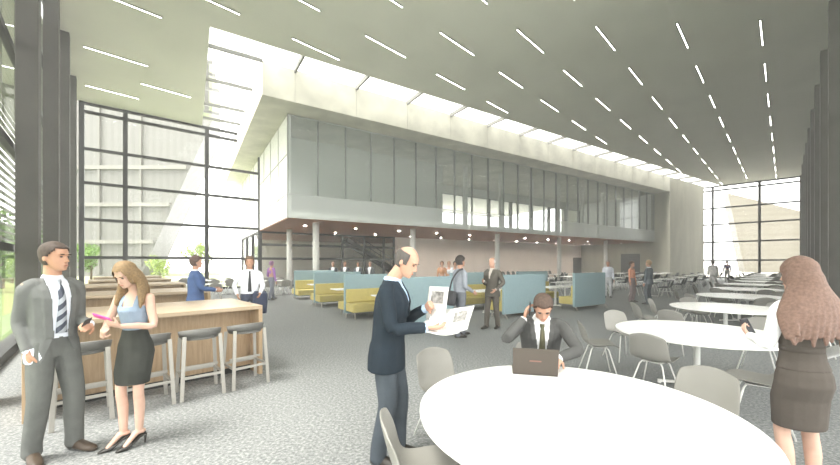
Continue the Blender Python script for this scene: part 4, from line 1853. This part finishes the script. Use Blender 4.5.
    if top == 'suit':
        zb, wb, wt = vneck

        def is_shirt(c):
            for Wp, E in ((WL, EL), (WR, ER)):
                if (c - Wp).length < 0.10 and (c - E).dot((Wp - E).normalized()) > (Wp - E).length * 0.955 and (c - E - (Wp - E).normalized() * (c - E).dot((Wp - E).normalized())).length < 0.062:
                    return True
            r = rest(c)
            if r.z > 1.492 and abs(r.x) < 0.09:
                return True
            if r.y > 0.02 and zb < r.z <= 1.53 and abs(r.x) < 0.15:
                return abs(r.x) < wb + (wt - wb) * min(1, (r.z - zb) / (1.49 - zb))
            return False
        ja, sh = split(me, is_shirt)
        if open_w:      # jacket hanging open below the last button
            def gap(c):
                r = rest(c)
                return r.y > 0.02 and r.z <= zb + 0.004 and abs(r.x) < wb + (zb - r.z) * open_w
            ja, _ = split(ja, gap)
        for v in ja.vertices:      # roll the jacket edge outward: lapels
            r = rest(v.co)
            if r.y > 0.02 and zb < r.z < 1.5 and abs(r.x) < 0.15:
                w = wb + (wt - wb) * min(1, (r.z - zb) / (1.49 - zb))
                d = abs(r.x) - w
                if 0 <= d + 0.004 < 0.05:
                    v.co += TR(r.z) @ Vector((0, 0.012, 0))
        jo = link(ja, 'jacket', tc, root)
        sd = jo.modifiers.new('t', 'SOLIDIFY')
        sd.thickness = 0.006
        sd.offset = -1
        so2 = link(sh, 'shirt', sc_, root)
        surf = sh
    else:
        if top == 'tank':
            def cut(c):
                r = rest(c)
                return r.z > 1.335 and not (0.055 < abs(r.x) < 0.095) or r.z > 1.44
            me, _ = split(me, cut)
        o = link(me, {'shirt': 'shirt', 'jumper': 'jumper', 'tank': 'top', 'blouse': 'blouse'}[top], tc, root)
        sd = o.modifiers.new('t', 'SOLIDIFY')
        sd.thickness = 0.005
        sd.offset = -1
        surf = me
    # ---------------- tie
    if tie is not None:
        bm = bmesh.new()
        bm.from_mesh(surf)
        bvh = BVHTree.FromBMesh(bm)
        bm.free()
        vs, fs = [], []
        zs = [1.475 - 0.02 * i for i in range(int((1.475 - max(vneck[0] if top == 'suit' else 1.02, 1.02)) / 0.02) + 1)]
        fwd = TR(1.3) @ Vector((0, 1, 0))
        for i, z in enumerate(zs):
            w = 0.021 if i < 2 else (0.014 if i == 2 else 0.016 + 0.022 * (i / len(zs)))
            for xx in (-w, 0, w):
                o_ = T((xx, 0.0, z)) + fwd * 0.5
                hit = bvh.ray_cast(o_, -fwd)
                p = hit[0] if hit[0] is not None and (o_ - hit[0]).length < 0.6 else T((xx, 0.10, z))
                vs.append(p + fwd * (0.011 if xx == 0 else 0.007))
        for i in range(len(zs) - 1):
            for j in range(2):
                a = i * 3 + j
                fs.append((a, a + 1, a + 4, a + 3))
        if len(zs) > 2:
            m = MB()
            m.add(vs, fs)
            o = m.build('tie', tie, root, smooth=True)
            sd = o.modifiers.new('t', 'SOLIDIFY')
            sd.thickness = 0.006
            sd.offset = 0
    root.scale = (s, s, s)
    return root, dict(T=T, WL=WL, WR=WR, EL=EL, ER=ER, HM=HM, PV=PV, TR=TR, s=s)


def local_world(root, p):
    """World point of a point in a person's local frame (before the parent scale)."""
    M = Matrix.Translation(root.location) @ Matrix.Rotation(root.rotation_euler.z, 4, 'Z') @ Matrix.Diagonal((*root.scale, 1))
    return M @ Vector(p)


def phone(label, c, up, face, col, parent=None):
    """Small handset as a thing of its own."""
    o = empty('phone', c)
    tag(o, label, 'phone')
    up = Vector(up).normalized()
    fc = Vector(face)
    fc = (fc - up * fc.dot(up)).normalized()
    m = MB()
    m.beam(-up * 0.065, up * 0.065, 0.066, 0.010, up=fc)
    m.build('case', mat('case_%d' % int(col[0] * 999), col, 0.4), o, bevel=0.004)
    m = MB()
    m.beam(-up * 0.055 + fc * 0.0056, up * 0.055 + fc * 0.0056, 0.056, 0.0012, up=fc)
    m.build('screen', mat('phone_screen', (0.02, 0.02, 0.025), 0.15), o)
    return o

# ------------------------------------------------------------------ the people of the photo
GREY = (0.20, 0.205, 0.20)
NAVY = (0.016, 0.024, 0.033)
PALE = (0.80, 0.82, 0.86)
TIE_STRIPE = stripe_mat('striped_tie', (0.05, 0.06, 0.09), (0.42, 0.45, 0.5), 0.028, 'diag')
TIE_DARK = mat('dark_tie', (0.045, 0.045, 0.05), 0.6)

# man in the grey suit
P1, j1 = human('man in grey suit and striped tie standing at the left, one hand in his pocket', -3.16, 3.06, (0.93, -0.36), H=1.82, skin='tan', hair='crop', hair_col=(0.07, 0.05, 0.04),
               top_col=(0.15, 0.155, 0.15), leg_col=(0.13, 0.135, 0.127), shirt_col=(0.74, 0.78, 0.86), tie=TIE_STRIPE, vneck=(1.00, 0.045, 0.075), open_w=0.35, jacket_low=0.80, build=0.90,
               head_yaw=0.42, head_pitch=0.05, RH=(0.165, 0.03, 0.90), RE=(0.1, -1, 0.0), Rhand=dict(dir=(-0.12, -0.12, -1), palm=(-1, 0, 0.3), curl=0.15),
               LH=(-0.12, 0.27, 1.09), LE=(-0.2, -1, -0.5), Lhand=dict(dir=(0.55, 0.8, 0.1), palm=(0.5, -0.4, -0.6), curl=0.9), LF=(-0.12, 0.05), RF=(0.12, -0.02), Lyaw=0.2, Ryaw=-0.25,
               shoe_col=(0.07, 0.05, 0.035), lod=0.006)
c = local_world(P1, j1['WL'] + Vector((0.07, 0.085, 0.02)))
phone('small dark phone in the hand of the man in the grey suit', c, (0.5, -0.2, 0.6), (0.2, -0.3, 1), (0.03, 0.03, 0.03))

# woman with the pink phone
P2, j2 = human('woman in blue grey top and black skirt looking down at a pink phone', -2.60, 3.24, (0.06, -1.0), H=1.60, sex='f', skin='pale', hair='long', hair_col=(0.23, 0.15, 0.075), top='tank',
               top_col=(0.25, 0.32, 0.41), build=0.92, leg='skirt', leg_col=(0.04, 0.042, 0.037), hem=0.63, heel=0.075, pelvis=(0, 0, 1.025), head_pitch=0.50, head_fwd=0.02, head_yaw=-0.12, lean=0.04,
               RH=(0.10, 0.27, 1.15), RE=(0.7, -0.6, -0.6), Rhand=dict(dir=(-0.45, 0.55, 0.55), palm=(-0.6, -0.5, 0.4), curl=0.75),
               LH=(-0.06, 0.27, 1.24), LE=(-0.7, -0.5, -0.8), Lhand=dict(dir=(0.6, 0.45, 0.35), palm=(0.2, -0.6, 0.7), curl=0.7), LF=(-0.055, 0.02), RF=(0.075, 0.05), Lyaw=-0.55, Ryaw=-0.75,
               shoe_col=(0.03, 0.028, 0.025), lod=0.0058)
c = local_world(P2, Vector((0.045, 0.345, 1.335)))
phone('bright pink phone held by the woman in the blue grey top', c, (-0.75, -0.2, 0.3), (0.1, 0.6, 0.8), (0.72, 0.10, 0.38))

# man reading the newspaper
P3, j3 = human('balding man in dark navy jacket standing and reading a newspaper', -0.27, 2.98, (0.975, -0.2), H=1.80, skin='light', hair='bald', hair_col=(0.085, 0.075, 0.07), top_col=NAVY,
               leg_col=(0.06, 0.072, 0.085), shirt_col=(0.42, 0.55, 0.72), vneck=(1.20, 0.01, 0.055), jacket_low=0.76, build=1.02, lean=0.10, head_pitch=0.42, head_fwd=0.035, head_yaw=-0.1,
               RH=(0.13, 0.35, 1.13), RE=(0.5, -1, -0.7), Rhand=dict(dir=(-0.1, 1, 0.05), palm=(-0.3, 0, 1), curl=0.5, thumb=(-1, 0, 0.3)),
               LH=(-0.10, 0.30, 1.25), LE=(-0.6, -0.6, -0.9), Lhand=dict(dir=(0.55, 0.55, 0.35), palm=(0.5, -0.6, -0.2), curl=0.9), LF=(-0.10, 0.07), RF=(0.10, -0.04), Lyaw=0.15, Ryaw=-0.12, lod=0.006)
NEWS = bpy.data.materials.new('newsprint')
NEWS.use_nodes = True
nt = NEWS.node_tree
bs = nt.nodes['Principled BSDF']
bs.inputs['Roughness'].default_value = 0.9
tc = nt.nodes.new('ShaderNodeTexCoord')
wv = nt.nodes.new('ShaderNodeTexWave')
wv.bands_direction = 'Y'
wv.inputs['Scale'].default_value = 26
nz = nt.nodes.new('ShaderNodeTexNoise')
nz.inputs['Scale'].default_value = 16
nt.links.new(tc.outputs['Object'], wv.inputs['Vector'])
nt.links.new(tc.outputs['Object'], nz.inputs['Vector'])
mm = nt.nodes.new('ShaderNodeMath')
mm.operation = 'MULTIPLY'
nt.links.new(wv.outputs['Fac'], mm.inputs[0])
nt.links.new(nz.outputs['Fac'], mm.inputs[1])
rr_ = nt.nodes.new('ShaderNodeValToRGB')
rr_.color_ramp.elements[0].position = 0.28
rr_.color_ramp.elements[0].color = (0.72, 0.715, 0.69, 1)
rr_.color_ramp.elements[1].position = 0.42
rr_.color_ramp.elements[1].color = (0.52, 0.52, 0.51, 1)
nt.links.new(mm.outputs[0], rr_.inputs['Fac'])
nt.links.new(rr_.outputs['Color'], bs.inputs['Base Color'])
MATS['newsprint'] = NEWS
PHOTO = mat('newsprint_photo', (0.30, 0.29, 0.28), 0.9, var=0.6, scale=25)
npos = local_world(P3, (0.02, 0.44, 1.17))
np_ = empty('newspaper', npos, P3.rotation_euler.z)
tag(np_, 'open newspaper held by the balding man in the navy jacket', 'newspaper')


def sheet(name, w, h, Mx, curl, parent, photo=None):
    m = MB()
    nx, ny = 10, 6
    vs = []
    for i in range(nx + 1):
        for j in range(ny + 1):
            x, y = (i / nx - 0.5) * w, (j / ny - 0.5) * h
            vs.append(Mx @ Vector((x, y, curl * ((i / nx - 0.5) ** 2 * 4 - 1) + 0.006 * sin(7 * i / nx + 3 * j / ny))))
    fs = [(i * (ny + 1) + j, (i + 1) * (ny + 1) + j, (i + 1) * (ny + 1) + j + 1, i * (ny + 1) + j + 1) for i in range(nx) for j in range(ny)]
    m.add(vs, fs)
    o = m.build(name, NEWS, parent, smooth=True)
    sd = o.modifiers.new('t', 'SOLIDIFY')
    sd.thickness = 0.004
    if photo:
        x0, x1, y0, y1 = photo
        m = MB()
        vs = []
        for i in range(5):
            for j in range(4):
                x, y = x0 + (x1 - x0) * i / 4, y0 + (y1 - y0) * j / 3
                q = x / w
                vs.append(Mx @ Vector((x, y, curl * (q ** 2 * 4 - 1) + 0.006 * sin(7 * (q + .5) + 3 * (y / h + .5)) + 0.003)))
        m.add(vs, [(i * 4 + j, (i + 1) * 4 + j, (i + 1) * 4 + j + 1, i * 4 + j + 1) for i in range(4) for j in range(3)])
        m.build('photograph', PHOTO, o)
    return o


# upright page behind the hand, and the broad page falling forward
Mx = Matrix.Translation((-0.13, -0.03, 0.13)) @ Matrix.Rotation(radians(78), 4, 'X') @ Matrix.Rotation(radians(90), 4, 'Y').inverted()
Mx = Matrix.Translation((-0.10, -0.04, 0.13)) @ Matrix.Rotation(radians(62), 4, 'Z') @ Matrix.Rotation(radians(80), 4, 'X')
sheet('page', 0.20, 0.28, Mx, 0.01, np_, (-0.07, 0.06, 0.0, 0.1))
Mx = Matrix.Translation((0.02, 0.08, 0.03)) @ Matrix.Rotation(radians(78), 4, 'Z') @ Matrix.Rotation(radians(38), 4, 'X') @ Matrix.Rotation(radians(-8), 4, 'Y')
sheet('page', 0.36, 0.26, Mx, 0.025, np_, (0.02, 0.14, -0.03, 0.08))
Mx = Matrix.Translation((0.03, 0.02, -0.035)) @ Matrix.Rotation(radians(80), 4, 'Z') @ Matrix.Rotation(radians(12), 4, 'X')
sheet('page', 0.34, 0.24, Mx, 0.02, np_)

# seated man with laptop, on the phone
P4, j4 = human('man in charcoal suit sitting at the round table, hand to his ear, behind a laptop', 1.22, 3.60, (-0.24, -0.97), H=1.82, skin='light', hair='crop', hair_col=(0.085, 0.055, 0.042),
               top_col=(0.095, 0.095, 0.093), leg_col=(0.09, 0.09, 0.09), shirt_col=(0.80, 0.80, 0.82), tie=mat('olive_tie', (0.10, 0.095, 0.055), 0.6), vneck=(1.08, 0.02, 0.075), jacket_low=0.97, build=1.06,
               pelvis=(0, -0.05, 0.575), lean=0.36, head_pitch=0.40, head_fwd=0.02, LF=(-0.13, 0.40), RF=(0.13, 0.36), LK=(-0.1, 0.5, 1), RK=(0.1, 0.5, 1),
               RH=(0.165, 0.235, 1.09), RE=(0.8, 0.45, -0.9), Rhand=dict(dir=(-0.28, 0.02, 1), palm=(-1, 0.1, -0.2), curl=0.5, thumb=(0, -1, 0)),
               LH=(-0.10, 0.50, 0.80), LE=(-1, -0.1, -0.3), Lhand=dict(dir=(0.3, 1, -0.1), palm=(0.1, 0, -1), curl=0.4), lod=0.006)
c = local_world(P4, j4['WR'] + Vector((-0.052, 0.01, 0.10)))
phone('dark phone pressed to the ear of the seated man', c, (0.0, -0.15, 1), (-1, 0.3, 0), (0.03, 0.03, 0.035))

lp = empty('laptop', (0.93, 2.87, 0.741), heading(0.22, 0.975))
tag(lp, 'open dark laptop on the white round table with its lid towards the camera', 'laptop')
LAP = mat('laptop_shell', (0.075, 0.062, 0.052), 0.4)
m = MB()
m.box(-0.175, 0.175, 0.0, 0.235, 0.0, 0.02)
m.build('keyboard_base', LAP, lp, bevel=0.004)
m = MB()
m.box(-0.15, 0.15, 0.06, 0.19, 0.0201, 0.022)
m.build('keyboard', mat('key_grey', (0.03, 0.03, 0.03), 0.6), lp)
lid = MB()
lid.beam((0, -0.002, 0.016), (0, -0.055, 0.228), 0.35, 0.012, up=(0, 1, 0.25))
lo = lid.build('lid', LAP, lp, bevel=0.004)
m = MB()
m.beam((0, 0.008, 0.03), (0, -0.0445, 0.218), 0.32, 0.002, up=(0, 1, 0.25))
m.build('screen', mat('phone_screen', (0.02, 0.02, 0.025), 0.15), lo)
m = MB()
m.beam((0, -0.0345, 0.1185), (0, -0.0372, 0.1295), 0.09, 0.0015, up=(0, 1, 0.25))
m.build('logo', mat('logo_rust', (0.22, 0.11, 0.09), 0.5), lo)

# woman in the pinafore dress, from behind
P5, j5 = human('long haired woman in dark pinafore dress and white blouse seen from behind', 2.66, 2.47, (0.18, 0.98), H=1.68, sex='f', skin='pale', hair='longback', hair_col=(0.18, 0.11, 0.085), top='blouse', sleeve='long',
               top_col=(0.84, 0.84, 0.85), leg='skirt', leg_col=(0.085, 0.072, 0.062), hem=0.53, head_pitch=0.12, head_yaw=0.45,
               LH=(-0.15, 0.30, 1.15), LE=(-0.25, -0.9, -0.6), Lhand=dict(dir=(0.15, 0.9, 0.35), palm=(0.6, 0, 0.5), curl=0.8), RH=(0.26, 0.20, 1.02), RE=(0.6, -1, -0.4),
               LF=(-0.085, 0.0), RF=(0.095, 0.03), shoe_col=(0.05, 0.04, 0.035), lod=0.006, build=0.96)
m = MB()
rings = []
for z, w, d, yo in [(1.26, 0.148, 0.118, 0.014), (1.22, 0.146, 0.116, 0.012), (1.12, 0.129, 0.103, 0.004), (1.04, 0.140, 0.108, 0.0), (0.97, 0.165, 0.118, -0.008)]:
    rings.append((j5['T']((0, yo, z)), Vector((w * 0.985, 0, 0)), Vector((0, d * 0.985, 0))))
m.loft(rings[::-1])
DRESS = MATS['skirt_%d' % int(0.085 * 999)]
bod = link(remesh(m, 0.009, 2, 'bodice'), 'bodice', DRESS, P5)
m = MB()
m.loft([(j5['T']((0, 0.004, 1.10)), Vector((0.130, 0, 0)), Vector((0, 0.105, 0))), (j5['T']((0, 0.004, 1.145)), Vector((0.130, 0, 0)), Vector((0, 0.105, 0)))])
m.build('belt', DRESS, P5, smooth=True)
for sx in (-1, 1):
    m = MB()
    pts = [(sx * 0.085, -0.108, 1.24), (sx * 0.092, -0.112, 1.33), (sx * 0.098, -0.085, 1.41), (sx * 0.100, -0.02, 1.462), (sx * 0.098, 0.05, 1.43), (sx * 0.09, 0.115, 1.34), (sx * 0.085, 0.132, 1.25)]
    pts, _ = catmull(pts, [1] * 7, 3)
    for a, b in zip(pts[:-1], pts[1:]):
        a, b = Vector(a), Vector(b)
        up = Vector((0, (a.y + b.y) / 2, max(0.0, (a.z + b.z) / 2 - 1.36)))
        m.beam(j5['T'](a), j5['T'](b + (b - a) * 0.15), 0.03, 0.008, up=up)
    m.build('strap', DRESS, P5)
c = local_world(P5, j5['WL'] + Vector((0.05, 0.10, 0.06)))
phone('dark phone held by the woman in the pinafore dress', c, (-0.25, 0.4, 1), (0, -1, 0.3), (0.05, 0.04, 0.045))

# two men talking in the middle distance
P6, j6 = human('man in grey suit with a dark shoulder bag standing by the teal booths', 0.90, 7.95, (0.82, 0.42), H=1.80, hair='short', hair_col=(0.035, 0.028, 0.025), top='shirt', top_col=(0.30, 0.32, 0.36),
               leg_col=(0.15, 0.16, 0.18), LF=(-0.1, 0.14), RF=(0.1, -0.12), RH=(0.17, 0.22, 1.0), lod=0.0095)
bag = empty('shoulder_bag', (0.72, 7.84, 0.72), P6.rotation_euler.z)
tag(bag, 'dark shoulder bag hanging at the hip of the man by the teal booths', 'bag')
m = MB()
m.loft([((0, -0.06, 0.0), (0.16, 0, 0), (0, 0.05, 0)), ((0, -0.06, 0.06), (0.20, 0, 0), (0, 0.075, 0)), ((0, -0.05, 0.22), (0.19, 0, 0), (0, 0.07, 0)), ((0, -0.04, 0.32), (0.14, 0, 0), (0, 0.035, 0))])
bb_ = m.build('pouch', mat('bag_dark', (0.05, 0.05, 0.055), 0.7), bag, smooth=True)
m = MB()
pts, _ = catmull([(-0.10, -0.02, 0.30), (-0.02, 0.0, 0.55), (0.12, 0.06, 0.75), (0.22, 0.13, 0.80)], [1] * 4, 4)
for a, b in zip(pts[:-1], pts[1:]):
    m.beam(a, b, 0.045, 0.012, up=(0, -1, 0.2))
m.build('strap', mat('bag_dark', (0.05, 0.05, 0.055), 0.7), bag)
human('bald man in dark brown suit facing the man with the shoulder bag', 1.83, 9.0, (-0.62, -0.78), H=1.78, hair='bald', hair_col=(0.5, 0.48, 0.45), top_col=(0.105, 0.095, 0.08), leg_col=(0.10, 0.088, 0.075),
      shirt_col=(0.55, 0.5, 0.45), vneck=(1.25, 0.01, 0.05), LH=(-0.20, 0.20, 1.0), LE=(-1, -0.6, 0), RH=(0.10, 0.28, 1.2), LF=(-0.1, -0.1), RF=(0.1, 0.12), lod=0.0095)

# at the bars
human('man in bright blue suit standing between the oak bars, seen from behind', -4.55, 7.2, (0.80, 0.55), H=1.78, hair='short', hair_col=(0.10, 0.06, 0.05), top_col=(0.075, 0.125, 0.27), leg_col=(0.06, 0.08, 0.15),
      RH=(0.14, 0.34, 1.10), RE=(0.5, -0.6, -0.8), LH=(-0.12, 0.32, 1.10), vneck=(1.2, 0.01, 0.05), lod=0.0095, build=1.1)
P9, j9 = human('man in white shirt and dark tie standing beyond the end of the first oak bar', -3.72, 7.75, (0.45, -0.9), H=1.78, hair='short', hair_col=(0.16, 0.10, 0.06), top='shirt', top_col=(0.86, 0.87, 0.92), tie=TIE_DARK,
      leg_col=(0.07, 0.08, 0.12), RH=(0.24, 0.12, 0.98), RE=(0.5, -1, 0), LH=(-0.20, 0.26, 1.0), LE=(-0.5, -1, 0), lod=0.0095, build=1.12, skin='tan')
c = local_world(P9, j9['WL'])
jk = empty('folded_jacket', (c.x, c.y, c.z - 0.02), P9.rotation_euler.z)
tag(jk, 'dark blue jacket folded over the arm of the man in the white shirt', 'jacket')
m = MB()
m.loft([((0, -0.08, -0.42), (0.13, 0, 0), (0, 0.05, 0)), ((0, -0.08, -0.2), (0.15, 0, 0), (0, 0.07, 0)), ((0, -0.08, 0.0), (0.15, 0, 0), (0, 0.085, 0)), ((0, -0.08, 0.06), (0.11, 0, 0), (0, 0.05, 0))])
m.build('cloth', cloth('jacket_blue', (0.05, 0.06, 0.10)), jk, smooth=True)

human('person in purple jumper walking near the gallery corner', -6.65, 15.9, (0.5, 0.86), H=1.72, hair='short', hair_col=(0.30, 0.16, 0.28), top='jumper', top_col=(0.36, 0.17, 0.48), leg_col=(0.20, 0.21, 0.25),
      LF=(-0.12, 0.2), RF=(0.12, -0.18), LH=(-0.22, 0.2, 1.0), lod=0.012)
for i, (px, hc, sk) in enumerate([(333, (0.35, 0.2, 0.15), 'light'), (345, (0.25, 0.14, 0.1), 'light'), (358, (0.06, 0.05, 0.05), 'tan'), (370, (0.3, 0.2, 0.14), 'light')]):
    Y = 18.3 + 0.25 * i
    p = at(px, 262, Y)
    human('dark suited man in white shirt behind the left booths, %s of four' % ['leftmost', 'second', 'third', 'rightmost'][i], p.x, p.y, (0.12 - 0.1 * i, -1), H=1.70, skin=sk, hair='crop', hair_col=hc,
          top_col=(0.06, 0.065, 0.075), leg_col=(0.06, 0.06, 0.07), shirt_col=(0.85, 0.85, 0.86), vneck=(1.02, 0.03, 0.09), lod=0.013, group='men in dark suits standing behind the booths')
for i, (px, tcx, hc, lab) in enumerate([(442, (0.42, 0.22, 0.12), (0.12, 0.06, 0.03), 'person in rust brown jumper standing behind the middle booth, left of two in white'), (449, (0.85, 0.85, 0.88), (0.45, 0.3, 0.2), 'fair haired person in white standing behind the middle booth'),
                                        (455, (0.78, 0.8, 0.85), (0.04, 0.035, 0.03), 'dark haired person in pale blue standing behind the middle booth')]):
    p = at(px, 262, 17.3 + 0.35 * (i % 2))
    human(lab, p.x, p.y, (-0.3 + 0.3 * i, -1), H=1.72, hair='short', hair_col=hc, top='jumper', top_col=tcx, leg_col=(0.2, 0.2, 0.22), lod=0.013)
human('person in pale clothes standing right of the rightmost teal bench', 9.0, 17.0, (-0.4, -0.9), H=1.75, hair='short', hair_col=(0.4, 0.36, 0.34), top='shirt', top_col=(0.70, 0.72, 0.80), leg_col=(0.62, 0.63, 0.66), lod=0.013)
human('woman in orange top standing before the dark doorway', 8.98, 15.05, (0.5, -0.86), H=1.70, sex='f', hair='short', hair_col=(0.10, 0.06, 0.045), top='jumper', top_col=(0.75, 0.36, 0.24), leg_col=(0.30, 0.24, 0.24), lod=0.012)
human('man in dark grey clothes beside the woman in orange, turned away', 9.15, 14.2, (-0.5, 0.86), H=1.75, hair='short', hair_col=(0.35, 0.24, 0.14), top='suit', top_col=(0.13, 0.15, 0.17), leg_col=(0.13, 0.14, 0.16), lod=0.012)
human('person all in white walking among the far tables', 18.15, 22.0, (0.75, 0.66), H=1.80, hair='short', hair_col=(0.35, 0.3, 0.28), top='shirt', top_col=(0.85, 0.82, 0.80), leg_col=(0.80, 0.77, 0.75), lod=0.013)
human('person in dark purple standing far off by the end window', 27.0, 31.2, (-0.7, -0.7), H=1.80, hair='short', hair_col=(0.06, 0.05, 0.06), top='jumper', top_col=(0.14, 0.12, 0.24), leg_col=(0.5, 0.48, 0.45), lod=0.014)
